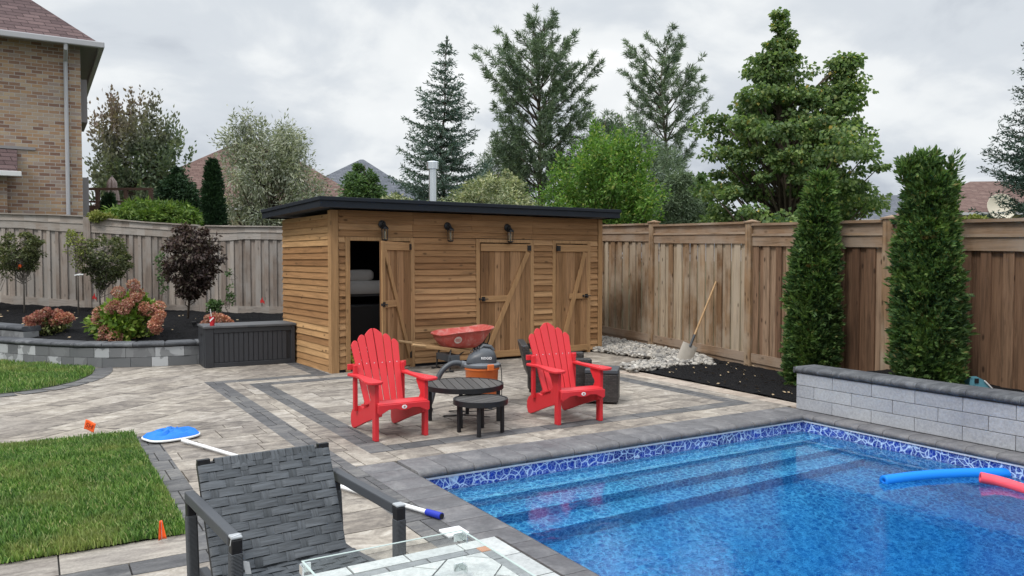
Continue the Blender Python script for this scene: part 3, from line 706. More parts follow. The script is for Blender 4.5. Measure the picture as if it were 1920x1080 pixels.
for k in range(len(posts)):
    a, b_ = edges[k] + (.07 if k else 0), posts[k] - .07
    Lb = b_ - a
    if Lb < .2: continue
    M = Matrix.Translation((a, 0, 0)); f_ = lambda fn: (lambda s: fn(s + a))
    mb = MB(); fence_boards(mb, Lb, f_(lambda s: kick_f(s) - .03), f_(lambda s: low_f(s) + .05), 10 + k, .062, .115); o = mb.build('board_panel', m_fgrey, ff); o.location = (a, 0, 0)
    mb = MB(); ribbon(mb, Lb, f_(low_f), f_(lambda s: low_f(s) + (top_f(s) - low_f(s)) * .50), -.045, -.024); 
    ribbon(mb, Lb, f_(lambda s: low_f(s) + (top_f(s) - low_f(s)) * .50 + .012), f_(lambda s: top_f(s) - .028), -.03, -.002)
    ribbon(mb, Lb, f_(lambda s: low_f(s) + (top_f(s) - low_f(s)) * .50), f_(lambda s: low_f(s) + (top_f(s) - low_f(s)) * .50 + .012), -.06, -.002)
    o = mb.build('rail', m_fgreyx, ff); o.location = (a, 0, 0)
    mb = MB(); ribbon(mb, Lb, f_(lambda s: top_f(s) - .026), f_(top_f), -.07, .07); o = mb.build('cap_rail', m_fgreyx, ff); o.location = (a, 0, 0)
    mb = MB(); ribbon(mb, Lb, f_(lambda s: base_f(s) - .06), f_(kick_f), -.05, -.024); o = mb.build('kick_board', m_fgreyx, ff); o.location = (a, 0, 0)
for p in posts:
    MB().box(-.075, .075, -.07, .08, base_f(p) - .3, top_f(p) - .028).build('post', m_fgrey, ff, bevel=.006, loc=(p, 0, 0))
# right fence: bays between square posts, stepping down towards the camera
RP = [Vector((10.25, 13.85, 0)), Vector((9.858, 11.32, 0)), Vector((9.373, 8.541, 0)), Vector((8.905, 5.93, 0)), Vector((8.40, 3.10, 0)), Vector((7.9, .3, 0)), Vector((7.4, -2.5, 0))]
RZ = [2.40, 2.33, 2.21, 2.14, 2.03, 1.96, 1.9]
RB = [.06, .03, .0, -.02, .0, .0, 0]
rf = empty('wooden_fence', (RP[0].x, RP[0].y, 0), math.atan2(RP[2].y - RP[0].y, RP[2].x - RP[0].x), 'brown board fence with square capped posts behind the two tall cedars', 'fence')
Minv = (Matrix.Translation(rf.location) @ Matrix.Rotation(rf.rotation_euler.z, 4, 'Z')).inverted()
for k in range(len(RP) - 1):
    a, b_ = Minv @ RP[k], Minv @ RP[k + 1]; d = b_ - a; L = d.length; rot = math.atan2(d.y, d.x); a = a + d.normalized() * .075; L -= .15
    # garden side of this fence is the left of travel reversed: viewer is at local -y
    zt0, zt1 = (RZ[k] + RZ[k + 1]) / 2 + .03, (RZ[k] + RZ[k + 1]) / 2 - .03; zb0, zb1 = RB[k], RB[k + 1]
    top = lambda s, z0=zt0, z1=zt1, L=L: z0 + (z1 - z0) * s / L
    bot = lambda s, z0=zb0, z1=zb1, L=L: z0 + (z1 - z0) * s / L
    near = k >= 2
    def put(mb, nm, mt):
        o = mb.build(nm, mt, rf); o.location = a; o.rotation_euler = (0, 0, rot)
    mb = MB(); fence_boards(mb, L, lambda s: bot(s) + .14, lambda s: top(s) - .30, 40 + k, .09, .15); put(mb, 'board_panel', m_fbrownd if near else m_fbrown)
    mb = MB(); ribbon(mb, L, lambda s: top(s) - .345, lambda s: top(s) - .20, -.045, -.024, 1); ribbon(mb, L, lambda s: top(s) - .165, lambda s: top(s) - .045, -.030, -.010, 1)
    ribbon(mb, L, lambda s: top(s) - .199, lambda s: top(s) - .166, -.062, -.010, 1); put(mb, 'rail', m_fbrownx)
    mb = MB(); ribbon(mb, L, lambda s: top(s) - .043, lambda s: top(s) - .008, -.07, .07, 1); put(mb, 'cap_rail', m_fbrownx)
    mb = MB(); ribbon(mb, L, lambda s: bot(s) + .10, lambda s: bot(s) + .235, -.05, -.024, 1); ribbon(mb, L, lambda s: bot(s) - .05, lambda s: bot(s) + .099, -.03, -.01, 1); put(mb, 'kick_board', m_fbrownx)
for k, p in enumerate(RP[1:], 1):
    q = Minv @ p; mb = MB().box(-.07, .07, -.075, .065, -.2, RZ[k] - .03 + .03); o = mb.build('post', m_fbrown, rf, bevel=.006, loc=q)
    cpz = RZ[k] + .0; c = MB().box(-.09, .09, -.095, .085, cpz, cpz + .022); c.add([(-.075, -.08, cpz + .022), (.075, -.08, cpz + .022), (.075, .07, cpz + .022), (-.075, .07, cpz + .022), (0, 0, cpz + .05)], [(0, 1, 4), (1, 2, 4), (2, 3, 4), (3, 0, 4)])
    c.build('post_cap', m_fbrownx, o, bevel=.003)

# ================================================================ SHED
SA = R(3.0); SW, SD, SH = 5.05, 2.15, 2.375
shed = empty('garden_shed', (3.73, 11.27, 0), SA, 'stained wood clapboard garden shed with a flat charcoal roof and three plank doors', 'shed')
SM = Matrix.Translation((3.73, 11.27, 0)) @ Matrix.Rotation(SA, 4, 'Z')
doors = [(.27, 1.25, 1.93), (2.50, 3.50, 1.93), (4.04, 4.74, 1.93)]      # x0, x1, head height
rs = random.Random(3); EXP = .0975
def clap(mb, x0, x1, z0, z1, side='f', joints=()):
    z = z0; k = 0
    while z < z1 - .02:
        zt = min(z1, z + EXP + .012); cuts = [x0] + [j + rs.uniform(-.02, .02) for j in joints if x0 + .2 < j < x1 - .2 and (k % 2 or rs.random() < .6)] + [x1]
        for a, b_ in zip(cuts, cuts[1:]):
            j0, j1 = rs.uniform(-.004, .005), rs.uniform(-.004, .005); a += .0015; b_ -= .0015; o_ = .031 + rs.uniform(-.004, .004)
            if side == 'f':
                vs = [(a, -o_, z + j0), (b_, -o_, z + j1), (b_, -.004, z + j1), (a, -.004, z + j0), (a, -.010, zt), (b_, -.010, zt), (b_, -.002, zt), (a, -.002, zt)]
            else:
                vs = [(-o_, a, z + j0), (-.004, a, z + j0), (-.004, b_, z + j1), (-o_, b_, z + j1), (-.010, a, zt), (-.002, a, zt), (-.002, b_, zt), (-.010, b_, zt)]
            mb.add(vs, [(0, 3, 2, 1), (4, 5, 6, 7), (0, 1, 5, 4), (1, 2, 6, 5), (2, 3, 7, 6), (3, 0, 4, 7)] if side == 'f' else [(0, 1, 2, 3), (7, 6, 5, 4), (0, 4, 5, 1), (1, 5, 6, 2), (2, 6, 7, 3), (3, 7, 4, 0)])
        z += EXP; k += 1
fr = MB(); zl = .045
clap(fr, .095, doors[0][0] - .075, zl, 1.99); clap(fr, doors[0][1] + .075, doors[1][0] - .075, zl, 1.99); clap(fr, doors[1][1] + .075, doors[2][0] - .07, zl, 1.99, joints=()); clap(fr, doors[2][1] + .07, SW - .07, zl, 1.99)
clap(fr, .095, SW - .07, 1.992, SH, joints=(1.3, 2.35, 3.55))
fr.build('front_siding', m_siding, shed)
sd = MB(); clap(sd, .075, SD, -.0, SH - .06, 's'); sd.build('side_siding', m_sidingy, shed)
# sheathing walls with real openings
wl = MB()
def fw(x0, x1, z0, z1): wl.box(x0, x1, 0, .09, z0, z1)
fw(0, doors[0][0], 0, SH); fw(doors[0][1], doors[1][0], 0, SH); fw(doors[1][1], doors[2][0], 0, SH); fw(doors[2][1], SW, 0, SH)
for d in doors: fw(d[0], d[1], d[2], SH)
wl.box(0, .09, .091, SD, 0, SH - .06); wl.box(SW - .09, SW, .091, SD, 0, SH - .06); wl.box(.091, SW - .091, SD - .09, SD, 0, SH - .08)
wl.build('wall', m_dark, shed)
rsd = MB(); rsd.box(SW + .001, SW + .025, .0, SD, 0, SH - .06); rsd.build('side_siding', m_sidingy, shed)
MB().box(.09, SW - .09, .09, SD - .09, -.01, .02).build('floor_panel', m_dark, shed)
for a, b_ in ((0, .088), (SW - .062, SW + .03)): MB().box(a - (.032 if a == 0 else 0), b_, -.036, .0, 0, SH - .005).build('corner_trim', m_trim, shed, bevel=.002)
MB().box(-.034, -.0, .001, .07, 0, SH - .01).build('corner_trim', m_trim, shed, bevel=.002)
for i, (x0, x1, zh) in enumerate(doors):
    f_ = MB(); f_.box(x0 - .072, x0, -.03, .095, 0, zh + .055); f_.box(x1, x1 + .072, -.03, .095, 0, zh + .055); f_.box(x0 + .001, x1 - .001, -.029, .095, zh, zh + .054)
    f_.build('door_frame', m_trim, shed, bevel=.003)
    wd, ht = x1 - x0 - .012, zh - .05
    hx = x1 - .006 if i < 2 else x0 + .006; sg = -1 if i < 2 else 1      # hinge side
    dr = empty('door', (hx, -.034 if i else -.036, .035)); dr.parent = shed; dr.rotation_euler = (0, 0, [R(38), 0, 0][i])
    X = lambda x: sg * x                       # local x away from the hinge
    r_ = random.Random(20 + i)
    pn = MB(); x = 0
    while x < wd - .01:
        w_ = min(r_.uniform(.085, .125), wd - x); pn.box(min(X(x + .002), X(x + w_ - .002)), max(X(x + .002), X(x + w_ - .002)), .0 + (.004 if r_.random() < .5 else 0), .022, 0, ht); x += w_
    pn.build('door_planks', m_doorwood, dr)
    th = .02; bt = MB()
    bt.box(min(X(0.002), X(wd)), max(X(0.002), X(wd)), -th, -.001, ht - .125, ht - .008)
    bt.build('top_batten', m_trimx, dr, bevel=.003)
    bt = MB(); bt.box(min(X(.002), X(wd)), max(X(.002), X(wd)), -th, -.001, .01, .115); bt.build('bottom_batten', m_trimx, dr, bevel=.003)
    zm = ht * .52
    bt = MB(); xe = {0: .45, 1: .45, 2: .40}[i] * wd; bt.box(min(X(xe), X(wd - .002)), max(X(xe), X(wd - .002)), -th, -.001, zm - .05, zm + .05); bt.build('latch_batten', m_trimx, dr, bevel=.003)
    # brace
    p0 = (X(.06 if i < 2 else wd - .07), -th / 2 - .003, ht - .135); p1 = (X(wd - .12 if i < 2 else .12), -th / 2 - .003, .125)
    if i == 0: p0, p1 = (X(wd - .10), -.013, ht - .135), (X(.05), -.013, .125)
    bb = MB(); bb.bar(p0, p1, .02, .085, up=(1, 0, .3)); bb.build('brace', m_trim, dr, bevel=.002)
    st = MB(); 
    if i == 0: st.box(min(X(wd - .095), X(wd)), max(X(wd - .095), X(wd)), -.022, -.002, .0, ht + .002); st.build('stile', m_trim, dr, bevel=.003)
    lx = X(wd - .04)
    la = MB(); la.box(lx - .03, lx + .03, -.034, -.022, zm - .035, zm + .035); la.tube([(lx - .085, -.04, zm), (lx + .085, -.04, zm)], .008, 6); la.tube([(lx, -.034, zm), (lx, -.07, zm), (lx, -.075, zm - .03)], .007, 6)
    la.box(lx - .085, lx - .06, -.04, -.022, zm - .018, zm + .018); la.build('latch', m_black, dr)
    for zz in (ht - .07, .16):
        h_ = MB(); h_.box(-.035 + X(.04), .035 + X(.04), -.026, -.019, zz - .045, zz + .045); h_.box(-.035 - X(.045), .03 - X(.045), .006, .012, zz - .045, zz + .045); h_.tube([(0, -.014, zz - .05), (0, -.014, zz + .05)], .009, 8); h_.build('hinge', m_black, dr)
# roof: flat deck, deep two-step flashing, soffit
O1, O2 = .30, .30
zr = lambda y: SH + .03 - .045 * (y + O1) / (SD + .6) * 1.2
rb = MB(); x0, x1, y0, y1 = -O1, SW + .17, -.35, SD + .18
def slab(mb, x0, x1, y0, y1, a, b_, m=0):
    mb.add([(x0, y0, zr(y0) + a), (x1, y0, zr(y0) + a), (x1, y1, zr(y1) + a), (x0, y1, zr(y1) + a), (x0, y0, zr(y0) + b_), (x1, y0, zr(y0) + b_), (x1, y1, zr(y1) + b_), (x0, y1, zr(y1) + b_)],
           [(0, 3, 2, 1), (4, 5, 6, 7), (0, 1, 5, 4), (1, 2, 6, 5), (2, 3, 7, 6), (3, 0, 4, 7)], m)
slab(rb, x0 + .012, x1 - .012, y0 + .012, y1 - .012, .0, .11); rb.build('soffit_board', m_soffit, shed)
fb = MB(); slab(fb, x0, x1, y0, y0 + .011, -.02, .072); slab(fb, x0, x1, y1 - .011, y1, -.02, .072); slab(fb, x0, x0 + .011, y0 + .012, y1 - .012, -.02, .072); slab(fb, x1 - .011, x1, y0 + .012, y1 - .012, -.02, .072); fb.build('fascia', m_roofmetal, shed)
tb = MB(); slab(tb, x0 - .018, x1 + .018, y0 - .018, y1 + .018, .073, .128); tb.build('roof', m_roofmetal, shed, bevel=.006)
# flue
fl = MB(); fl.lathe([(.068, 0), (.068, .78)], 24, (2.17, .95, SH + .08)); o = fl.build('flue', m_galv, shed, smooth=True)
fc = MB(); fc.lathe([(.07, .72), (.103, .725), (.103, .84), (.095, .85), (.03, .865)], 24, (2.17, .95, SH + .08)); fc.build('flue_cap', m_galv, o, smooth=True)
fs = MB(); fs.lathe([(.15, -.02), (.085, .06), (.072, .065)], 24, (2.17, .95, SH + .08)); fs.build('flue_collar', m_galv, o, smooth=True)
# wall lanterns
def lantern(x):
    ln = empty('wall_lantern', (x, -.03, 2.18)); ln.parent = shed
    b_ = MB(); b_.lathe([(.062, 0), (.06, .01), (.035, .02), (.012, .025)], 16, (0, 0, 0), M=Matrix.Rotation(R(90), 4, 'X')); b_.build('backplate', m_black, ln, smooth=True)
    b_ = MB(); b_.tube([(0, -.02, .0), (.0, -.06, .03), (0, -.08, .03), (0, -.095, .0)], .008, 8); b_.build('arm', m_black, ln, smooth=True)
    c = MB(); cx, cy = 0, -.095
    c.lathe([(.012, .0), (.02, -.015), (.05, -.045), (.062, -.066), (.062, -.074)], 8, (cx, cy, 0)); c.lathe([(.048, -.225), (.052, -.235), (.03, -.25)], 8, (cx, cy, 0))
    for k in range(6): a = 2 * PI * k / 6; c.tube([(cx + .05 * math.cos(a), cy + .05 * math.sin(a), -.072), (cx + .046 * math.cos(a), cy + .046 * math.sin(a), -.228)], .0045, 5)
    c.build('cage', m_black, ln)
    g_ = MB(); g_.lathe([(.044, -.084), (.041, -.222)], 6, (cx, cy, 0)); g_.build('glass_shade', m_glass, ln)
    u = MB(); u.lathe([(.006, -.22), (.012, -.20), (.012, -.15), (.016, -.135), (.012, -.11), (.003, -.095)], 10, (cx, cy, 0)); u.build('bulb', m_bulb, ln, smooth=True)
for x in (.78, 1.90, 3.03): lantern(x)
# things inside the dark doorway
def SL(x, y, z): return SM @ Vector((x, y, z))
def sthing(name, x, y, z, label, cat, rz=0): return empty(name, SL(x, y, z), SA + rz, label, cat)
sh_ = sthing('storage_shelf', .75, .85, 0, 'dark storage shelf inside the open shed doorway under the grey cushions', 'shelf')
q = MB(); q.box(-.62, .62, -.3, .3, 1.08, 1.12); q.build('shelf_board', m_greypl, sh_, bevel=.004)
for sx in (-.59, .59):
    for sy in (-.27, .27): MB().box(sx - .02, sx + .02, sy - .02, sy + .02, 0, 1.079).build('post', m_greypl, sh_)
MB().box(-.57, .57, -.24, .26, .1, .95).build('dark_bin', m_blackpl, sh_, bevel=.03)
def cushion(name, x, y, z, a, b_, h, label, mat):
    m_ = MB(); n = 20; pr = [(a * math.copysign(abs(math.cos(t)) ** .35, math.cos(t)), b_ * math.copysign(abs(math.sin(t)) ** .35, math.sin(t))) for t in [2 * PI * k / n for k in range(n)]]
    for i_, (s_, zz) in enumerate(((.92, 0), (1, h * .25), (1, h * .7), (.93, h))):
        pass
    vs = [(p[0] * s_, p[1] * s_, zz) for s_, zz in ((.9, 0), (1, h * .22), (1.01, h * .5), (1, h * .78), (.9, h)) for p in pr]
    m_.add(vs, [(i * n + k, i * n + (k + 1) % n, (i + 1) * n + (k + 1) % n, (i + 1) * n + k) for i in range(4) for k in range(n)] + [tuple(range(n))[::-1], tuple(4 * n + k for k in range(n))])
    o = m_.build(name, mat, None, smooth=True); o.location = SL(x, y, z); o.rotation_euler = (0, 0, SA); tag(o, label, 'cushion'); return o
cushion('folded_cushion', .62, .75, 1.121, .55, .26, .2, 'wide flat grey cushion on the shelf inside the shed doorway', m_linen)
cushion('rolled_cushion', .50, .73, 1.322, .42, .22, .17, 'short rounded grey cushion lying on top of the flat one in the shed', m_linen)
sk = sthing('sports_bag', .50, .22, .02, 'black and red sports bag with white stripes on the shed floor inside the doorway', 'bag')
m_ = MB(); m_.lathe([(.05, .0), (.13, .05), (.155, .18), (.13, .32), (.06, .38), (.02, .385)], 14); m_.build('bag_body', m_blackpl, sk, smooth=True)
m_ = MB(); 
for z_ in (.12, .24, .30): m_.lathe([(.150, z_), (.157, z_ + .006), (.150, z_ + .018)], 14)
m_.build('stripe', m_white, sk); m_ = MB(); m_.lathe([(.152, .165), (.161, .18), (.152, .2)], 14); m_.build('red_stripe', m_redflag, sk)
yb = sthing('pool_toy_bundle', .36, .16, .02, 'slanting yellow and green mesh bundle leaning at the foot of the shed door frame', 'bundle')
m_ = MB(); m_.tube([(-.05, .02, .36), (-.02, 0, .2), (.06, -.04, .03)], [.022, .035, .03], 8); m_.build('mesh_roll', plain('yellow_mesh', (.50, .46, .06), .7, .5, 30), yb, smooth=True)
m_ = MB()
for k in range(6): t_ = k / 5; m_.lathe([(.036, 0), (.038, .008), (.036, .016)], 8, (-.045 + .1 * t_, .015 - .05 * t_, .32 - .27 * t_))
m_.build('green_band', plain('green_band', (.08, .14, .03), .7), yb)

# ================================================================ BRICK HOUSE
HX, HY = 1.05, 20.95      # visible corner of the facade
def mk_brick():
    t = NT('buff_brick'); sp = t.n('SeparateXYZ'); t.l(t.obj, sp.inputs[0]); cb_ = t.n('CombineXYZ'); t.l(t.m('ADD', sp.outputs[0], sp.outputs[1]), cb_.inputs[0]); t.l(sp.outputs[2], cb_.inputs[1])
    w_ = t.n('TexBrick'); t.l(cb_.outputs[0], w_.inputs['Vector']); w_.inputs['Scale'].default_value = 1; w_.inputs['Brick Width'].default_value = .215; w_.inputs['Row Height'].default_value = .0785; w_.inputs['Mortar Size'].default_value = .0075; w_.inputs['Bias'].default_value = 0
    t.set(w_.inputs['Color1'], (0, 0, 0)); t.set(w_.inputs['Color2'], (1, 1, 1)); t.set(w_.inputs['Mortar'], (.5, .5, .5))
    br = t.ramp(w_.outputs['Color'], [(0, (.19, .115, .09)), (.25, (.29, .185, .13)), (.5, (.36, .24, .15)), (.72, (.39, .31, .23)), (1, (.28, .22, .20))])
    n = t.noise(t.obj, .8, 4, .6); br = t.mix(1.0, br, t.ramp(n, [(.35, (.86, .84, .86)), (.65, (1.1, 1.08, 1.0))]), 'MULTIPLY'); f = t.noise(t.obj, 60, 3, .7); br = t.mix(.5, br, t.mix(1.0, br, t.ramp(f, [(.3, (.7,) * 3), (.7, (1.2,) * 3)]), 'MULTIPLY'))
    c = t.mix(w_.outputs['Fac'], br, (.36, .335, .31)); t.bump(t.m('ADD', t.m('SUBTRACT', 1.0, w_.outputs['Fac']), t.m('MULTIPLY', f, .3)), .6, .008); return t.fin(c, .9, .2)
m_brick = mk_brick()
def mk_shingle(name, a, b_):
    t = NT(name); sp = t.n('SeparateXYZ'); t.l(t.obj, sp.inputs[0]); cb_ = t.n('CombineXYZ'); t.l(t.m('ADD', sp.outputs[0], t.m('MULTIPLY', sp.outputs[1], .37)), cb_.inputs[0]); t.l(sp.outputs[2], cb_.inputs[1])
    w_ = t.n('TexBrick'); t.l(cb_.outputs[0], w_.inputs['Vector']); w_.inputs['Scale'].default_value = 1; w_.inputs['Brick Width'].default_value = .33; w_.inputs['Row Height'].default_value = .1; w_.inputs['Mortar Size'].default_value = .008
    t.set(w_.inputs['Color1'], a); t.set(w_.inputs['Color2'], b_); t.set(w_.inputs['Mortar'], tuple(x * .45 for x in a)); f = t.noise(t.obj, 40, 3, .7)
    c = t.mix(1.0, w_.outputs['Color'], t.ramp(f, [(.3, (.75,) * 3), (.7, (1.2,) * 3)]), 'MULTIPLY'); t.bump(t.m('SUBTRACT', 1.0, w_.outputs['Fac']), .5, .01); return t.fin(c, .95, .2)
m_sh1 = mk_shingle('plum_shingles', (.085, .058, .060), (.145, .10, .10))
m_sh2 = mk_shingle('brown_shingles', (.12, .075, .066), (.17, .115, .10))
m_sh3 = mk_shingle('slate_shingles', (.10, .11, .13), (.14, .15, .175))
m_gutter = plain('pale_gutter', (.38, .38, .40), .5, .05)
m_gsoffit = plain('taupe_soffit', (.23, .22, .225), .7, .05)
m_win = plain('dark_window', (.03, .035, .04), .08, .1)
m_frame = plain('white_frame', (.6, .6, .6), .5, .05)
m_beige = plain('beige_wall', (.42, .35, .24), .9, .08, 2)
def hip_house(name, c, rz, w_, d, eave, ridge_h, over, mwall, mroof, label, ridge=None, windows=(), base=-.5, extras=None):
    """house with a hipped roof; ridge = half length of the ridge along x"""
    h = empty(name, (c[0], c[1], 0), rz, label, 'house')
    MB().box(-w_ / 2, w_ / 2, -d / 2, d / 2, base, eave).build('wall', mwall, h)
    rl = max(0, w_ / 2 - d / 2) if ridge is None else ridge; a, b_ = w_ / 2 + over, d / 2 + over
    rm = MB(); rm.add([(-a, -b_, eave), (a, -b_, eave), (a, b_, eave), (-a, b_, eave), (-rl, 0, ridge_h), (rl, 0, ridge_h)], [(0, 1, 5, 4), (2, 3, 4, 5), (1, 2, 5), (3, 0, 4), (3, 2, 1, 0)])
    o = rm.build('roof', mroof, h)
    e = MB(); e.box(-a, a, -b_ - .09, -b_, eave - .13, eave + .01); e.box(-a, a, b_, b_ + .09, eave - .13, eave + .01); e.box(-a - .09, -a, -b_ - .09, b_ + .09, eave - .13, eave + .01); e.box(a, a + .09, -b_ - .09, b_ + .09, eave - .13, eave + .01); e.build('gutter', m_gutter, o)
    for (x, z, ww, hh) in windows:
        f_ = MB(); y = -d / 2; f_.box(x - ww / 2 - .06, x + ww / 2 + .06, y - .04, y - .003, z - hh / 2 - .06, z + hh / 2 + .06); fo = f_.build('window', m_frame, h, bevel=.005)
        MB().box(x - ww / 2, x + ww / 2, y - .046, y - .041, z - hh / 2, z + hh / 2).build('pane', m_win, fo)
    return h
EV = 6.55
ho = empty('brick_house', (HX, HY, 0), 0, 'two storey buff brick house with plum shingle roof rising behind the left fence', 'house')
MB().box(-12, 0, 0, 9, -.5, EV).build('wall', m_brick, ho)
OV = .36; s_ = .86
r_ = MB(); X0, X1, Y0, Y1 = -12 - OV, OV, -OV, 9 + OV; rh = (Y1 - Y0) / 2
r_.add([(X0, Y0, EV + .03), (X1, Y0, EV + .03), (X1, Y1, EV + .03), (X0, Y1, EV + .03), (X0 + rh, (Y0 + Y1) / 2, EV + rh * s_), (X1 - rh, (Y0 + Y1) / 2, EV + rh * s_)], [(0, 1, 5, 4), (2, 3, 4, 5), (1, 2, 5), (3, 0, 4)])
ro = r_.build('roof', m_sh1, ho)
MB().box(X0, X1, Y0, Y1, EV - .01, EV + .0).build('soffit', m_gsoffit, ro)
for k_, (a, b_, c, d) in enumerate(((X0 - .11, X1 + .11, Y0 - .11, Y0), (X1, X1 + .11, Y0 + .001, Y1))): MB().box(a, b_, c, d, EV - .10, EV + .035).build('gutter', m_gutter, ro, bevel=.02)
dp = MB(); xx = -.30; dp.tube([(xx, Y0 - .05, EV - .10), (xx, Y0 - .05, EV - .2), (xx, -.05, EV - .42), (xx, -.05, -.3)], .045, 8); dp.build('downspout', m_gutter, ho, smooth=True)
for z0_, z1_ in ((4.9, 5.9), (1.2, 3.6)): MB().box(.001, .16, .6, 2.2, z0_, z1_).build('window_bay', m_gsoffit, ho)
# lower bay with its own little roof, at the left edge
by = empty('bay', (0, 0, 0)); by.parent = ho
bxr = -1.47
MB().box(-8, bxr, -.30, -.001, -.5, 3.47).build('bay_wall', m_brick, by)
r_ = MB(); r_.add([(-8, -.62, 3.55), (bxr + .20, -.62, 3.55), (bxr + .2, -.0, 4.10), (-8, -.0, 4.10), (bxr + .2, -.0, 3.55), (-8, -.0, 3.55)], [(0, 1, 2, 3), (1, 4, 2), (0, 5, 4, 1)]); r_.build('bay_roof', m_sh1, by)
MB().box(-8, bxr + .28, -.72, -.60, 3.44, 3.55).build('bay_gutter', m_frame, by, bevel=.01); MB().box(-8, bxr + .55, -.03, -.002, 4.1, 4.16).build('bay_flashing', m_gsoffit, by)
# far houses
hip_house('house', at(478, 46), R(-20), 13, 10, hgt(400, 46), hgt(268, 46), .5, m_beige, m_sh2, 'far house with steep brown roof showing behind the grey silvery tree', ridge=.9)
hip_house('house', at(680, 50), R(-28), 8.5, 8.5, hgt(392, 50), hgt(299, 50), .4, m_beige, m_sh3, 'far house with pointed slate grey roof left of the shed flue', ridge=.1)
hip_house('house', at(1655, 52), R(-35), 9, 9, hgt(418, 52), hgt(366, 52), .4, m_beige, m_sh3, 'far house with low slate roof between the leafy tree and the taller cedar', ridge=1.2, windows=((-1.5, 3.6, .8, .7), (1.2, 3.6, .8, .7)))
hh = hip_house('house', at(1850, 47), R(-38), 10, 10, hgt(408, 47), hgt(340, 47), .5, m_beige, m_sh2, 'far beige house with brown hipped roof and a satellite dish at the right', ridge=1.0, windows=((2.4, 3.4, .9, .8),))
ds = MB(); 
ds.lathe([(.02, 0), (.3, .04), (.55, .13), (.72, .24), (.70, .25), (.5, .15), (.02, .03)], 20, (0, 0, 0), M=Matrix.Translation((-1.8, -5.4, hgt(404, 47) + .1)) @ Matrix.Rotation(R(75), 4, 'X')); ds.tube([(-1.8, -5.3, hgt(404, 47)), (-1.8, -5.0, hgt(425, 47))], .05, 6)
ds.build('satellite_dish', m_cream, hh, smooth=True)
# neighbour's deck with glass rail, and a closed umbrella
DY = 24.0; p = at(232, DY)
dk = empty('neighbour_deck', p, YAW, 'raised brown deck with dark glass railing behind the left fence', 'deck'); zd = hgt(385, DY)
m_deck = wood('deck_brown', [(0, (.09, .055, .045)), (1, (.14, .09, .07))], 'x', .8, .3, 0)
MB().box(-1.6, .9, .0, 3, zd - .25, zd).build('deck_floor', m_deck, dk)
rl_ = MB(); zt = hgt(352, DY); rl_.box(-1.6, .9, -.02, .08, zt - .07, zt); rl_.box(-1.6, .9, -.0, .05, zd + .08, zd + .14); rl_.build('rail', m_deck, dk)
for x in (-1.55, -.75, .1, .84): MB().box(x - .05, x + .05, -.03, .08, -.2, zt - .071).build('post', m_deck, dk)
MB().box(-.7, .05, .01, .02, zd + .15, zt - .08).build('glass_panel', m_glass, dk)
MB().box(.15, .79, .01, .02, zd + .15, zt - .08).build('glass_panel', m_glass, dk)
MB().box(-1.6, .9, .1, .13, -.2, zd - .26).build('skirt_boards', m_deck, dk)
u_ = empty('closed_umbrella', at(213, DY + .6), 0, 'closed tan patio umbrella standing on the neighbour deck', 'umbrella'); zu = hgt(328, DY); 
c_ = MB(); n = 16; rows_ = [(.03, zu), (.10, zu - .12), (.13, zu - .2), (.12, zu - .25), (.17, zu - .55), (.20, zu - .9), (.14, zu - .92)]
c_.add([(r0 * (1 + .18 * (-1) ** k) * math.cos(2 * PI * k / n), r0 * (1 + .18 * (-1) ** k) * math.sin(2 * PI * k / n), z) for r0, z in rows_ for k in range(n)], [(i * n + k, i * n + (k + 1) % n, (i + 1) * n + (k + 1) % n, (i + 1) * n + k) for i in range(6) for k in range(n)])
c_.build('canopy', plain('tan_canvas', (.34, .27, .25), .9), u_, smooth=True); MB().tube([(0, 0, zd), (0, 0, zu + .05)], .02, 8).build('pole', m_gsoffit, u_)

# ================================================================ PLANTS
def norm(a): return a / (np.linalg.norm(a, axis=-1, keepdims=True) + 1e-9)
def leaves(name, P, D, Ln, W, mat, parent, seed=0, fold=.0):
    """one pointed leaf-shaped face per leaf: P base points, D directions, Ln lengths, W widths"""
    r = np.random.default_rng(seed); n = len(P); D = norm(D); X = norm(np.cross(D, r.normal(0, 1, (n, 3)))); Nn = np.cross(D, X)
    Ln = np.broadcast_to(np.asarray(Ln, float), (n,))[:, None]; W = np.broadcast_to(np.asarray(W, float), (n,))[:, None]
    V = np.stack([P, P + D * Ln * .45 + X * W * .5 + Nn * W * fold, P + D * Ln, P + D * Ln * .45 - X * W * .5 + Nn * W * fold], 1)
    return npmesh(name, V, np.arange(n * 4), mat, parent)
def env_fn(env, dist, px0):
    """silhouette table (py, left px, right px) at a distance -> height list, half width, sideways offset from column px0"""
    e = sorted(env, key=lambda q: -q[0]); z = [hgt(q[0], dist) for q in e]; hw = [(q[2] - q[1]) / 2 * dist / F for q in e]; of = [((q[2] + q[1]) / 2 - px0) * dist / F for q in e]
    return z, hw, of
RTv = np.array([RT[0], RT[1], 0.0])
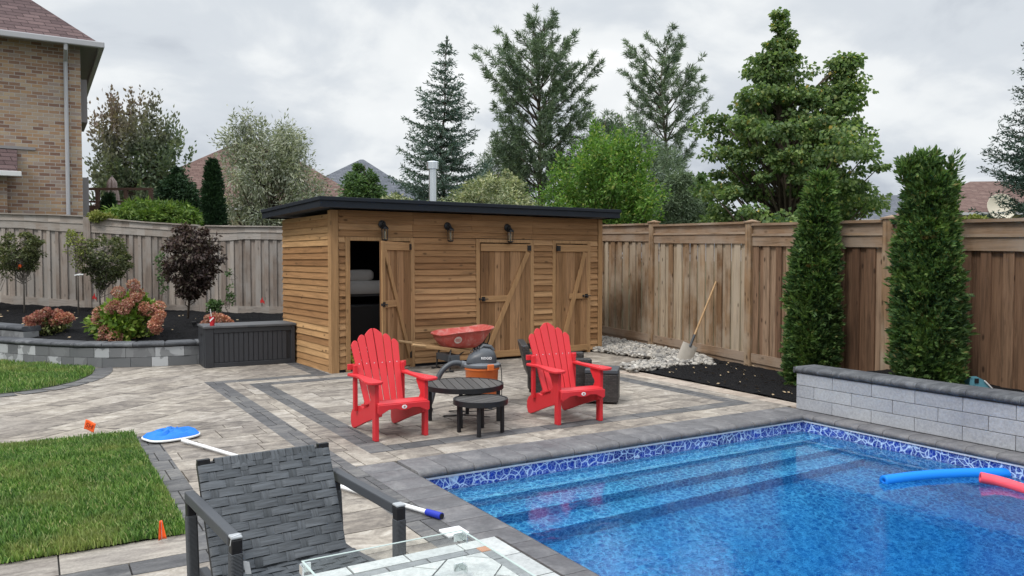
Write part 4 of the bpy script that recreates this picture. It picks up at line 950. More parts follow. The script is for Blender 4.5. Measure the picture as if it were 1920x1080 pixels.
def broad(name, px, dist, env, mat, label, cat='tree', base_py=None, n_leaf=26000, leaf=(.10, .06), clusters=220, cr=.34, bark=None, trunk_r=.13, group=None, seed=1, stems=1, shell=.45, droop=.2, limbs=70, zbase=None, flat=.75, up=0.0, env2=None, n2=.35, stretch=0.0):
    r = np.random.default_rng(seed); bark = bark or m_bark
    z, hw, of = env_fn(env, dist, px); p = at(px, dist); z0 = zbase if zbase is not None else -.1
    root = empty(name, (p.x, p.y, z0), 0, label, cat, group)
    zz = np.linspace(z[0], z[-1] - cr * .35, 200); hwz = np.interp(zz, z, hw); ofz = np.interp(zz, z, of); wt = (hwz + .02) ** 1.6; wt /= wt.sum()
    ci = r.choice(200, clusters, p=wt); th = r.uniform(0, 2 * PI, clusters); rr = (shell + (1 - shell) * r.random(clusters) ** .6) * (1 - .18 * r.random(clusters))
    hx = np.maximum(hwz[ci] - cr * .45, .02) * (1 + .15 * np.sin(th * 3 + zz[ci] * 2.3 + seed)) * r.choice([1, 1, 1, 1.09], clusters)
    C = np.stack([hx * rr * np.cos(th), hx * rr * np.sin(th), zz[ci]], 1); C = C + ofz[ci][:, None] * RTv
    if env2:
        z2, hw2, of2 = env_fn(env2, dist, px); q2 = np.linspace(z2[0], z2[-1], 120); h2 = np.interp(q2, z2, hw2); o2 = np.interp(q2, z2, of2); w2 = (h2 + .05) ** .8; w2 /= w2.sum(); m2 = int(clusters * n2); c2 = r.choice(120, m2, p=w2); t2 = r.uniform(0, 2 * PI, m2); r2 = np.maximum(h2[c2] - cr * .45, .02) * r.random(m2) ** .5
        C = np.concatenate([C, np.stack([r2 * np.cos(t2), r2 * np.sin(t2), q2[c2]], 1) + o2[c2][:, None] * RTv]); clusters = len(C)
    C[:, 2] -= z0
    zb, zt = z[0] - z0, z[-1] - z0
    # trunk and limbs
    tb = MB(); zc = [0, zb, zb + (zt - zb) * .35, zb + (zt - zb) * .7, zb + (zt - zb) * .97]
    fo = lambda zq: np.interp(zq + z0, z, of)
    wob = r.normal(0, .06, (5, 2)); wob[0] = 0
    tp = [Vector((wob[i, 0] + RTv[0] * fo(q) * min(1, q / zt * 1.3), wob[i, 1] + RTv[1] * fo(q) * min(1, q / zt * 1.3), q)) for i, q in enumerate(zc)]
    tb.tube(tp, [trunk_r, trunk_r * .85, trunk_r * .6, trunk_r * .33, trunk_r * .08], 8)
    def tpt(q):
        q = max(0, min(zc[-1], q))
        for i in range(4):
            if q <= zc[i + 1]: return tp[i].lerp(tp[i + 1], (q - zc[i]) / max(1e-6, zc[i + 1] - zc[i]))
        return tp[-1]
    for k in ([int(q) for q in r.permutation(clusters)[:limbs]]):
        c = Vector(C[k]); hd_ = math.hypot(c.x - tp[1].x, c.y - tp[1].y); q = max(.25 * zb, c.z - (.55 + .35 * r.random() + .25 * min(1.5, hd_)) * hd_ - .1); a = tpt(q); rad = trunk_r * .30 * (1 - .6 * q / max(zt, .1)) + .004
        m1 = a.lerp(c, .4) + Vector((r.normal(0, .05), r.normal(0, .05), -.05)); tb.tube([a, m1, a.lerp(c, .75) + Vector((0, 0, .03)), c], [rad, rad * .7, rad * .45, rad * .15], 5, caps=False)
    tb.build('trunk', bark, root, smooth='all')
    # leaves
    k = r.integers(0, clusters, n_leaf); sz = r.uniform(.5, 1.25, clusters) * np.clip(.35 + (z[-1] - z0 - C[:, 2]) / (cr * 4), .4, 1)
    off = norm(r.normal(0, 1, (n_leaf, 3))) * (r.random((n_leaf, 1)) ** .42) * (cr * .95 * sz[k])[:, None] * [1, 1, flat]
    if stretch:
        bd = norm(C[k] - np.array([0, 0, zb * .6])); off = off + bd * (r.normal(0, 1, (n_leaf, 1)) * cr * .5 * stretch)
    P = C[k] + off
    D = norm(norm(off) + r.normal(0, .55, (n_leaf, 3)) + [0, 0, up - droop])
    Ls = r.uniform(.7, 1.25, n_leaf)
    leaves('crown', P, D, leaf[0] * Ls, leaf[1] * Ls, mat, root, seed + 1, .15)
    return root
def conifer(name, px, dist, env, mat, label, kind='spruce', seed=1, whorls=26, per=7, needle=(.10, .022), dens=1.0, trunk_r=.11, bark=None, rise=.15, group=None, zbase=-.1, cat='tree', gap=0.0):
    r = np.random.default_rng(seed); z, hw, of = env_fn(env, dist, px); p = at(px, dist); root = empty(name, (p.x, p.y, zbase), 0, label, cat, group)
    tb = MB(); z = [q - zbase for q in z]; zt = z[-1]; fo = lambda q: float(np.interp(q, z, of)); fh = lambda q: float(np.interp(q, z, hw))
    tpt = lambda q: Vector((RTv[0] * fo(q) * (q / zt), RTv[1] * fo(q) * (q / zt), q))
    zs_ = [0] + [zt * k / 8 for k in range(1, 9)]
    tb.tube([tpt(q) for q in zs_], [max(.008, trunk_r * (1 - .97 * q / zt)) for q in zs_], 8)
    Ps, Ds, Ls = [], [], []
    zlow = z[0]
    for w_ in range(whorls):
        f = (w_ + r.uniform(-.25, .25)) / whorls; q = zlow + (zt - zlow) * (1 - (1 - max(0, f)) ** 1.0); nb = per if q < zt * .8 else max(3, per - 2)
        for b_ in range(nb):
            if gap and r.random() < gap: continue
            th = 2 * PI * b_ / nb + w_ * 1.9 + r.uniform(-.3, .3)
            rise_ = rise * (1 + (.9 if kind == 'pine' else 1.6) * (q / zt) ** 2) + r.uniform(-.06, .06)
            # reach of this branch so that its tip lands inside the silhouette at tip height
            ln = .3
            for _ in range(4): ln = max(.10, fh(min(zt, q + ln * rise_)) * r.uniform(.62, 1.12) if _ == 3 else fh(min(zt, q + ln * rise_)))
            ox = fo(q); d = Vector((math.cos(th), math.sin(th), 0)); a = tpt(q)
            if kind == 'spruce': cv = lambda t: a + d * (ln * t) + Vector((0, 0, ln * (rise_ * t - .28 * t * (1 - t) + .10 * t * t)))
            else: cv = lambda t: a + d * (ln * t) + Vector((0, 0, ln * (rise_ * t + .30 * t * t)))
            pts = [cv(t) for t in (0, .25, .5, .75, 1)]; tb.tube(pts, [.012 + .014 * ln, .010 + .009 * ln, .008 + .005 * ln, .006, .003], 4, caps=False)
            sd_ = Vector((-d.y, d.x, 0))
            if kind == 'spruce':
                nt_ = max(4, int(ln / .085 * dens))
                for i in range(nt_):
                    t = .12 + .88 * i / nt_ + r.uniform(-.01, .01); o = cv(min(1, t)); tl = (.12 + ln * .32 * (1 - t) + .04) * r.uniform(.7, 1.2)
                    for sg in (-1, 1):
                        tw = (sd_ * sg * .8 + d * .75 + Vector((0, 0, .05 + r.uniform(-.15, .15)))).normalized(); m_ = max(3, int(tl / .035))
                        u = (np.arange(m_) + r.random(m_)) / m_ * tl; base = np.array(o)[None] + u[:, None] * np.array(tw)[None]; base[:, 2] -= .22 * u * u / max(tl, .1)
                        Ps.append(base); Ds.append(np.array(tw)[None] * .8 + r.normal(0, .55, (m_, 3)) + [0, 0, .12]); Ls.append(np.full(m_, needle[0]))
                m_ = int(ln / .02); u = r.random(m_); Ps.append(np.array([cv(t) for t in u])); Ds.append(np.array(d)[None] * .8 + r.normal(0, .6, (m_, 3)) + [0, 0, .2]); Ls.append(np.full(m_, needle[0]))
            else:
                nt_ = max(3, int(ln / .16 * dens))
                for i in range(nt_):
                    t = .30 + .70 * (i + r.random()) / nt_; o = np.array(cv(min(1, t))); tl = r.uniform(.15, .42) * min(1, .35 + ln)
                    tw = norm(np.array(d) * .8 + np.array(sd_) * r.uniform(-1.2, 1.2) + [0, 0, r.uniform(.15, .9)]); tip = o + tw * tl
                    tb.tube([o, tip], [.007, .003], 3, caps=False)
                    for (c0, m_) in ((tip, 30), (o + tw * tl * .55, 16)):
                        dd = norm(tw[None] * .75 + r.normal(0, .6, (m_, 3))); Ps.append(c0[None] + r.normal(0, .02, (m_, 3)) - tw * r.uniform(0, .1, (m_, 1))); Ds.append(dd); Ls.append(np.full(m_, needle[0]) * r.uniform(.7, 1.2, m_))
    tb.build('trunk', bark or m_bark, root, smooth='all')
    P, D, L_ = np.concatenate(Ps), np.concatenate(Ds), np.concatenate(Ls)
    # leader tuft
    n = 60; P = np.concatenate([P, np.stack([np.full(n, tpt(zt).x), np.full(n, tpt(zt).y), zt - r.random(n) * .35], 1)]); D = np.concatenate([D, r.normal(0, .5, (n, 3)) + [0, 0, 1.0]]); L_ = np.concatenate([L_, np.full(n, needle[0])])
    leaves('crown', P, D, L_, needle[1], mat, root, seed + 3)
    return root
def cedar(name, px, dist, env, mat, label, n=7000, seed=1, group=None, zbase=0.0, size=.09, leafw=.022, per=9, cat='tree', tops=(), depth=1.0):
    """arborvitae: flat fan sprays all through a column with a lumpy outline"""
    r = np.random.default_rng(seed); z, hw, of = env_fn(env, dist, px); p = at(px, dist); root = empty(name, (p.x, p.y, zbase), 0, label, cat, group)
    z = [q - zbase for q in z]; zq = np.linspace(z[0], z[-1] - size * 1.2, 100); w_ = np.interp(zq, z, hw) + .02; w_ /= w_.sum(); k = r.choice(100, n, p=w_); zs_ = zq[k] + r.uniform(-.02, .02, n)
    th = r.uniform(0, 2 * PI, n); H = np.maximum(.025, np.interp(zs_, z, hw) - size * 1.2); O = np.interp(zs_, z, of)
    lump = 1 + .10 * np.sin(th * 3 + zs_ * 5.1) + .07 * np.sin(th * 5 - zs_ * 9.3 + 1) + .05 * np.sin(zs_ * 21 + th * 7)
    rad = H * lump * np.where(r.random(n) < .72, r.uniform(.82, .99, n), r.uniform(.3, .85, n))
    outd = np.stack([np.cos(th), np.sin(th) * depth, np.zeros(n)], 1); B = outd * rad[:, None] + O[:, None] * RTv; B[:, 2] = zs_ - size * .8
    # extra leaders at the top
    for (ppx, pyt, pyb, ww) in tops:
        m_ = 60; t = r.random(m_); zz = hgt(pyb, dist) + (hgt(pyt, dist) - hgt(pyb, dist)) * t - zbase; ox = (ppx - px) * dist / F; a = r.uniform(0, 2 * PI, m_); q = ww * dist / F * (1 - t * .85) * r.random(m_) ** .5
        B2 = np.stack([q * np.cos(a), q * np.sin(a), zz], 1) + ox * RTv; B = np.concatenate([B, B2]); outd = np.concatenate([outd, np.stack([np.cos(a) * .3, np.sin(a) * .3, np.zeros(m_)], 1)])
    n = len(B); main = norm(outd * r.uniform(.3, .9, (n, 1)) + [0, 0, 1] * r.uniform(.35, 1.15, (n, 1)) + r.normal(0, .38, (n, 3)))
    side = norm(np.cross(main, outd + r.normal(0, .5, (n, 3)))); sz = size * r.uniform(.6, 1.35, n)
    Ps, Ds, Ls = [], [], []
    for i in range(per):
        f = (i + .3) / per; sg = (-1) ** i; o = B + main * (sz * f)[:, None]; d = norm(main * (.75 + f * .5) + side * (sg * (1.0 - f * .75)) + r.normal(0, .12, (n, 3))); o[:, 2] += .0
        Ps.append(o); Ds.append(d); Ls.append(sz * (.62 - .22 * f))
    tb = MB(); zt = z[-1]; tb.tube([(0, 0, -.1), (0, 0, z[0] + .1), (RTv[0] * of[-1], RTv[1] * of[-1], zt * .93)], [.06, .05, .008], 8); tb.build('trunk', m_bark, root, smooth='all')
    # dense woody heart of brown-green twigs
    P, D, L_ = np.concatenate(Ps), np.concatenate(Ds), np.concatenate(Ls); leaves('crown', P, D, L_, leafw * (size / .09), mat, root, seed + 2)
    return root

lf_silver = leafmat('silver_leaves', [(0, (.13, .16, .12)), (.4, (.235, .265, .205)), (.75, (.34, .36, .30)), (1, (.46, .48, .42))], .3)
lf_linden = leafmat('linden_leaves', [(0, (.055, .11, .044)), (.35, (.105, .175, .068)), (.7, (.165, .24, .092)), (.95, (.23, .30, .12)), (.985, (.24, .27, .09)), (1, (.45, .33, .08))], .45)
lf_bright = leafmat('bright_leaves', [(0, (.05, .12, .022)), (.4, (.10, .21, .04)), (.8, (.17, .30, .07)), (1, (.30, .34, .09))], .4)
lf_mid = leafmat('mid_leaves', [(0, (.04, .085, .03)), (.5, (.075, .14, .05)), (1, (.13, .20, .08))], .3)
lf_shrub = leafmat('shrub_leaves', [(0, (.05, .10, .02)), (.5, (.10, .18, .035)), (1, (.19, .27, .06))], .35)
lf_var = leafmat('variegated_leaves', [(0, (.10, .14, .07)), (.4, (.20, .24, .13)), (.8, (.34, .36, .22)), (1, (.46, .46, .32))], .25)
def redpos(t, c):
    sp = t.n('SeparateXYZ'); t.l(t.obj, sp.inputs[0]); k = t.m('SUBTRACT', t.m('MULTIPLY', sp.outputs[2], .42), t.m('MULTIPLY', sp.outputs[0], .35)); k = t.m('ADD', k, t.m('MULTIPLY', t.m('SUBTRACT', t.noise(t.obj, .9, 3, .6), .5), 1.6))
    return t.mix(t.rng(k, 2.2, 3.5, 0, .7), c, (.20, .115, .125))
lf_maple = leafmat('turning_maple_leaves', [(0, (.075, .115, .075)), (.5, (.13, .175, .12)), (1, (.22, .26, .19))], .4, redpos)
lf_jmaple = leafmat('dark_red_maple_leaves', [(0, (.022, .014, .014)), (.4, (.050, .030, .028)), (.75, (.085, .055, .050)), (1, (.12, .11, .08))], .2)
lf_spruce = leafmat('blue_spruce_needles', [(0, (.045, .085, .075)), (.5, (.090, .140, .124)), (1, (.17, .225, .20))], .2, None, .7)
lf_spruced = leafmat('dark_spruce_needles', [(0, (.016, .040, .034)), (.5, (.036, .070, .056)), (1, (.075, .12, .095))], .1, None, .7)
lf_pine = leafmat('pine_needles', [(0, (.070, .110, .075)), (.5, (.130, .185, .125)), (1, (.21, .275, .19))], .25, None, .7)
def cedpos(t, c):
    c = t.mix(t.rng(t.noise(t.obj, 5.5, 4, .65), .50, .64, 0, .75), c, (.115, .19, .045)); c = t.mix(t.rng(t.noise(t.obj, 3.7, 3, .6, .4), .66, .70, 0, .8), c, (.20, .13, .05))
    return t.mix(t.rng(t.noise(t.obj, 9, 2, .5), .55, .66, 0, .6), c, (.010, .028, .010))
lf_cedar = leafmat('cedar_sprays', [(0, (.024, .062, .018)), (.4, (.055, .115, .034)), (.75, (.105, .185, .055)), (.95, (.15, .23, .075)), (1, (.24, .20, .08))], .3, cedpos, .6)
lf_cedard = leafmat('dark_cedar_sprays', [(0, (.010, .030, .014)), (.5, (.020, .052, .022)), (1, (.042, .085, .035))], .12, None, .7)
lf_topiary = leafmat('topiary_leaves', [(0, (.05, .062, .030)), (.5, (.095, .115, .05)), (.9, (.15, .17, .08)), (1, (.22, .20, .10))], .3)
lf_yellow = leafmat('yellow_green_leaves', [(0, (.10, .13, .03)), (.5, (.18, .21, .06)), (1, (.28, .29, .10))], .3)
lf_hyd = leafmat('hydrangea_leaves', [(0, (.06, .12, .02)), (.5, (.14, .24, .035)), (.9, (.26, .36, .07)), (1, (.40, .42, .12))], .35)
lf_hydd = leafmat('hydrangea_leaves_dull', [(0, (.06, .08, .03)), (.5, (.13, .16, .06)), (1, (.25, .25, .10))], .3)
pt_pink = leafmat('pink_florets', [(0, (.28, .085, .075)), (.35, (.42, .16, .14)), (.7, (.52, .27, .22)), (1, (.56, .42, .32))], .3)
pt_tan = leafmat('tan_pink_florets', [(0, (.30, .11, .09)), (.4, (.45, .20, .165)), (.8, (.55, .32, .25)), (1, (.56, .46, .34))], .3)
m_greybark = m_barkg

# --- trees beyond the fences
G1 = 'trees growing beyond the fences'
broad('maple_tree', 262, 30, [(420, 190, 325), (370, 178, 335), (330, 172, 348), (290, 176, 352), (250, 182, 336), (225, 196, 318), (208, 212, 300), (194, 228, 255)], lf_maple, 'maple with leaves turning plum red at its top left', stretch=2.6, n_leaf=17000, leaf=(.15, .085), clusters=170, cr=.26, trunk_r=.16, group=G1, seed=11, shell=.25, up=.5, limbs=150, droop=0)
broad('olive_tree', 505, 27, [(425, 410, 620), (380, 415, 628), (340, 408, 624), (300, 412, 606), (270, 418, 590), (245, 428, 545), (228, 432, 480), (222, 432, 440)], lf_silver, 'wide silvery grey green tree in front of the brown roofed house', stretch=1.2, n_leaf=24000, leaf=(.15, .042), clusters=230, cr=.36, trunk_r=.14, group=G1, seed=12, shell=.2, droop=.5, limbs=170)
cedar('cedar_tree', 402, 23, [(425, 376, 430), (390, 378, 427), (350, 379, 423), (320, 383, 419), (300, 388, 414), (288, 398, 408)], lf_cedard, 'narrow dark cedar column above the left fence', n=4200, size=.13, seed=13, group=G1)
cedar('cedar_shrub', 208, 21.5, [(412, 185, 228), (390, 188, 226), (365, 196, 218), (352, 205, 210)], lf_cedard, 'small pointed dark cedar in front of the neighbour deck', n=1500, size=.12, seed=14, cat='shrub')
broad('yew_tree', 335, 25, [(410, 290, 395), (380, 296, 382), (350, 304, 370), (325, 318, 352), (312, 330, 340)], lf_cedard, 'small dark rounded evergreen right of the neighbour deck', n_leaf=14000, leaf=(.11, .04), clusters=120, cr=.35, group=G1, seed=15, shell=.3)
broad('sumac_shrub', 290, 19, [(425, 195, 380), (405, 205, 380), (392, 225, 372), (382, 250, 345), (375, 285, 318)], lf_shrub, 'spreading yellow green shrub leaning over the left fence top', 'shrub', n_leaf=17000, leaf=(.14, .035), clusters=170, cr=.28, trunk_r=.05, seed=16, shell=.2, droop=.35, limbs=60)
broad('young_tree', 682, 31, [(400, 638, 728), (360, 640, 724), (330, 648, 712), (306, 668, 690)], lf_mid, 'small mid green tree in front of the slate roofed house', n_leaf=9000, leaf=(.15, .07), clusters=90, cr=.42, group=G1, seed=17)
broad('leaning_bush', 610, 20, [(425, 540, 680), (400, 545, 690), (386, 560, 670), (376, 590, 640)], lf_mid, 'low green bush just behind the left end of the shed roof', 'shrub', n_leaf=9000, leaf=(.10, .05), clusters=90, cr=.26, trunk_r=.05, seed=18)
conifer('spruce_tree', 838, 24, [(425, 728, 935), (360, 728, 928), (320, 728, 912), (270, 738, 905), (220, 762, 905), (170, 788, 885), (130, 806, 862), (95, 824, 852), (72, 837, 842)], lf_spruce, 'broad blue green spruce rising behind the shed flue', seed=21, whorls=23, per=6, gap=.06, needle=(.12, .032), dens=.9, group=G1, rise=.12)
conifer('pine_tree', 1018, 26, [(400, 925, 1095), (330, 915, 1085), (280, 930, 1100), (220, 905, 1105), (160, 905, 1112), (110, 914, 1090), (75, 950, 1075), (42, 988, 1052)], lf_pine, 'tall open pine with a bare trunk behind the middle of the shed', 'pine', seed=22, whorls=17, per=6, needle=(.20, .024), trunk_r=.14, dens=1.25, group=G1, rise=.5)
conifer('pine_tree', 1248, 28, [(330, 1195, 1310), (290, 1190, 1300), (240, 1185, 1310), (180, 1146, 1318), (140, 1160, 1310), (100, 1180, 1304), (76, 1212, 1290)], lf_pine, 'slender pine with sparse tufts left of the big leafy tree', 'pine', seed=23, whorls=12, per=5, needle=(.20, .024), trunk_r=.13, group=G1, rise=.5, dens=1.15)
broad('leafy_tree', 1130, 20.5, [(430, 1015, 1250), (380, 1012, 1254), (335, 1018, 1240), (300, 1028, 1240), (285, 1048, 1205), (262, 1072, 1202), (245, 1090, 1165), (220, 1112, 1140)], lf_bright, 'bright green leafy tree behind the right end of the shed', stretch=1.3, n_leaf=26000, leaf=(.10, .045), clusters=190, cr=.26, trunk_r=.08, group=G1, seed=24, shell=.25, limbs=120)
broad('pine_tree', 1170, 27, [(430, 1040, 1330), (330, 1048, 1322), (285, 1055, 1300), (250, 1075, 1262), (225, 1095, 1220), (205, 1120, 1180)], lf_pine, 'dark broad pine filling the gap behind the bright green tree', n_leaf=26000, leaf=(.20, .024), clusters=190, cr=.48, trunk_r=.1, group=G1, seed=71, shell=.2, up=.5, droop=0)
broad('pine_tree', 948, 27.5, [(430, 880, 1015), (350, 885, 1010), (300, 898, 1000), (262, 915, 978), (240, 930, 962)], lf_pine, 'short dark pine between the blue green spruce and the tall open pine', n_leaf=14000, leaf=(.19, .024), clusters=110, cr=.42, trunk_r=.08, group=G1, seed=72, shell=.2, up=.5, droop=0)
broad('leafy_tree', 1292, 24, [(430, 1228, 1350), (390, 1232, 1350), (350, 1240, 1342), (322, 1262, 1325)], lf_mid, 'low mid green tree at the left foot of the big leafy linden', n_leaf=11000, leaf=(.12, .07), clusters=90, cr=.34, trunk_r=.07, group=G1, seed=73, shell=.2)
broad('variegated_shrub', 920, 19, [(425, 780, 1030), (390, 800, 1022), (365, 835, 1000), (345, 870, 985), (318, 922, 955)], lf_var, 'pale variegated shrub behind the shed roof right of the flue', 'shrub', n_leaf=22000, leaf=(.085, .035), clusters=230, cr=.24, trunk_r=.05, seed=25, shell=.3)
broad('pale_shrub', 742, 20, [(425, 690, 800), (390, 700, 795), (372, 715, 780), (362, 735, 765)], lf_var, 'low pale shrub behind the shed roof left of the flue', 'shrub', n_leaf=7000, leaf=(.085, .035), clusters=80, cr=.22, trunk_r=.04, seed=26, shell=.3)
broad('pine_bush', 1262, 22.5, [(430, 1225, 1320), (380, 1225, 1318), (345, 1232, 1310), (322, 1245, 1295)], lf_pine, 'bushy dark green growth under the slender pine', 'shrub', n_leaf=14000, leaf=(.15, .02), clusters=100, cr=.35, trunk_r=.06, seed=27, shell=.2)
broad('linden_tree', 1478, 20, [(432, 1295, 1640), (400, 1285, 1655), (350, 1290, 1652), (310, 1296, 1635), (260, 1306, 1600), (225, 1312, 1580), (190, 1345, 1550), (150, 1368, 1525), (115, 1395, 1508), (75, 1405, 1494), (45, 1434, 1480), (12, 1446, 1462)], lf_linden, 'biggest tree, a full green linden with two pointed tops and a few yellow leaves', env2=[(290, 1480, 1640), (250, 1495, 1628), (210, 1508, 1632), (170, 1530, 1614), (130, 1552, 1606), (95, 1572, 1600), (73, 1584, 1598)], n2=.24, n_leaf=52000, leaf=(.10, .082), clusters=230, cr=.43, trunk_r=.17, group=G1, seed=28, shell=.15, droop=.8, limbs=230, flat=.45)
conifer('spruce_tree', 1985, 17.5, [(420, 1840, 2130), (380, 1850, 2120), (300, 1842, 2110), (240, 1868, 2090), (190, 1888, 2070), (130, 1898, 2050), (90, 1908, 2040), (-60, 1975, 1995)], lf_spruced, 'dark spruce reaching in at the right edge', seed=29, whorls=17, per=8, needle=(.10, .026), dens=1.1, group=G1, rise=.10)
broad('yellow_shrub', 1822, 13.8, [(432, 1790, 1862), (412, 1800, 1850), (402, 1815, 1835)], lf_yellow, 'tip of a yellow green shrub peeking over the brown fence below the satellite dish', 'shrub', n_leaf=2200, leaf=(.06, .03), clusters=30, cr=.14, trunk_r=.03, seed=30)
broad('climbing_vine', 190, 17.1, [(412, 160, 225), (402, 168, 214), (398, 180, 200)], lf_yellow, 'trailing yellow green vine draped over the top of the left fence post', 'vine', n_leaf=1300, leaf=(.07, .05), clusters=26, cr=.10, trunk_r=.015, seed=31)
# --- the two cedars in front of the brown fence
G2 = 'tall cedars in front of the brown fence'
cedar('cedar_tree', 1527, 10.2, [(705, 1470, 1572), (660, 1464, 1580), (560, 1468, 1580), (470, 1480, 1578), (400, 1492, 1572), (350, 1505, 1568), (318, 1522, 1560), (300, 1540, 1550)], lf_cedar, 'left cedar, narrower and tapering to one tip, in front of the brown fence', n=7000, seed=41, group=G2, size=.13, leafw=.019, per=12)
cedar('cedar_tree', 1742, 8.3, [(722, 1690, 1818), (660, 1674, 1816), (580, 1668, 1810), (480, 1672, 1802), (400, 1682, 1796), (350, 1688, 1790), (320, 1700, 1780), (300, 1715, 1758)], lf_cedar, 'right cedar, taller and fuller with a ragged blunt top, behind the pool wall', n=8500, seed=42, group=G2, size=.125, leafw=.018, per=12, zbase=.3,
      tops=((1697, 308, 350, 5), (1732, 300, 340, 5), (1748, 302, 340, 5), (1780, 308, 375, 6), (1712, 312, 340, 5)))

# --- garden bed plants
def bedz(px, dist):
    p = at(px, dist); return p
def std_tree(name, px, base_py, dist, crown, mat, label, cat='tree', zb=.6, trunk_r=.016, lean=0, **kw):
    z, hw, of = env_fn(crown, dist, px)
    zb = hgt(base_py, dist); o = broad(name, px, dist, crown, mat, label, cat, trunk_r=trunk_r, zbase=zb - .03, **kw); return o
std_tree('topiary_tree', 44, 588, 15.6, [(510, 22, 62), (500, 0, 74), (480, -8, 82), (455, -6, 84), (442, 8, 72), (434, 22, 56)], lf_topiary, 'left clipped round topiary standard with an orange tag on its bare trunk', n_leaf=5600, leaf=(.05, .03), clusters=110, cr=.12, flat=.5, seed=51, shell=.35, limbs=80, bark=m_barkg, group='topiary standards in the mulch bed')
std_tree('topiary_tree', 188, 586, 15.8, [(540, 180, 205), (520, 168, 232), (500, 150, 246), (480, 146, 250), (460, 152, 240), (446, 170, 226), (440, 184, 208)], lf_topiary, 'right topiary standard with a looser drooping crown beside the fence post', n_leaf=5600, leaf=(.055, .032), clusters=110, cr=.13, flat=.5, seed=52, shell=.35, limbs=80, bark=m_barkg, group='topiary standards in the mulch bed')
std_tree('sapling', 146, 590, 15.4, [(505, 140, 152), (480, 128, 164), (460, 120, 166), (440, 124, 158), (430, 130, 145)], lf_yellow, 'thin upright sapling tied with a white band between the two topiaries', n_leaf=520, leaf=(.05, .03), clusters=34, cr=.12, seed=53, shell=.4, limbs=34, bark=m_barkg, up=.6)
std_tree('japanese_maple', 351, 594, 14.6, [(560, 338, 365), (545, 322, 392), (520, 312, 404), (500, 305, 418), (480, 303, 416), (455, 300, 408), (438, 306, 398), (424, 318, 385), (414, 335, 372)], lf_jmaple, 'dark purple leaved japanese maple standing in the black mulch', n_leaf=8500, leaf=(.075, .036), clusters=130, cr=.17, seed=54, shell=.15, limbs=110, droop=.7, flat=.4, trunk_r=.022)
broad('young_tree', -22, 15.8, [(520, -60, 20), (500, -70, 25), (470, -70, 18), (455, -55, 0)], lf_topiary, 'edge of another small leafy shrub cut off by the left frame', 'shrub', zbase=.6, n_leaf=1500, leaf=(.05, .03), clusters=40, cr=.14, seed=55, trunk_r=.012)
broad('leafy_plant', 404, 16.0, [(580, 386, 420), (570, 385, 422), (562, 395, 412)], lf_mid, 'small green plant growing against the foot of the grey fence', 'plant', zbase=.5, n_leaf=600, leaf=(.06, .04), clusters=16, cr=.10, seed=56, trunk_r=.008)
broad('climbing_vine', 304, 16.5, [(560, 296, 310), (520, 298, 312), (490, 288, 314), (470, 296, 306)], lf_mid, 'sparse dark vine climbing the grey fence left of the japanese maple', 'vine', zbase=.5, n_leaf=260, leaf=(.06, .045), clusters=16, cr=.10, seed=57, trunk_r=.006)
broad('climbing_vine', 430, 16.5, [(575, 424, 436), (545, 426, 440), (520, 424, 436), (500, 420, 432)], lf_mid, 'thin vine trailing on the grey fence right of the japanese maple', 'vine', zbase=.5, n_leaf=220, leaf=(.05, .035), clusters=12, cr=.08, seed=58, trunk_r=.006)
def hydrangea(px, base_py, dist, env, heads, leafm, petm, label, seed, n_leaf, hr, leaf=(.10, .065)):
    z, hw, of = env_fn(env, dist, px); zb = hgt(base_py, dist)
    root = broad('hydrangea', px, dist, env, leafm, label, 'shrub', zbase=zb - .02, n_leaf=n_leaf, leaf=leaf, clusters=60, cr=.17, seed=seed, trunk_r=.012, shell=.2, limbs=50, up=.4, group='hydrangeas in the mulch bed')
    r = np.random.default_rng(seed + 5); c0 = at(px, dist)
    for (hx, hy, s_) in heads:
        dd = dist - (.22 if n_leaf > 3000 else .05) - r.uniform(.02, .33); c = at(hx, dd, hgt(hy, dd)); n = 260; d = norm(r.normal(0, 1, (n, 3))); rad = hr * s_ * (.75 + .3 * r.random((n, 1))); sc = np.array([1, 1, .85])
        P = np.array([c.x - c0.x, c.y - c0.y, c.z - (zb - .02)])[None] + d * rad * sc
        leaves('flower_head', P, norm(d + r.normal(0, .8, (n, 3))), .034, .030, petm, root, seed + int(hx))
        tb = MB(); tb.tube([(0, 0, .02), ((c.x - c0.x) * .6, (c.y - c0.y) * .6, (c.z - zb) * .6), (c.x - c0.x, c.y - c0.y, c.z - zb - .02)], [.008, .005, .003], 5); tb.build('stem', m_bark, root)
    return root
hydrangea(90, 633, 13.6, [(636, 74, 108), (625, 60, 122), (612, 50, 132), (600, 55, 134), (590, 72, 118)], [(54, 613, 1), (51, 600, .9), (63, 596, 1), (72, 590, 1), (86, 585, 1.05), (96, 594, 1.2), (106, 588, 1.1), (118, 598, 1.1), (128, 596, 1), (80, 604, 1.1), (66, 608, 1), (100, 604, .9), (57, 606, 1), (90, 594, 1), (112, 594, 1), (68, 636, .6), (122, 592, .9)], lf_hydd, pt_pink, 'smaller hydrangea with rosy pink heads at the left of the mulch bed', 61, 1500, .072, (.06, .035))
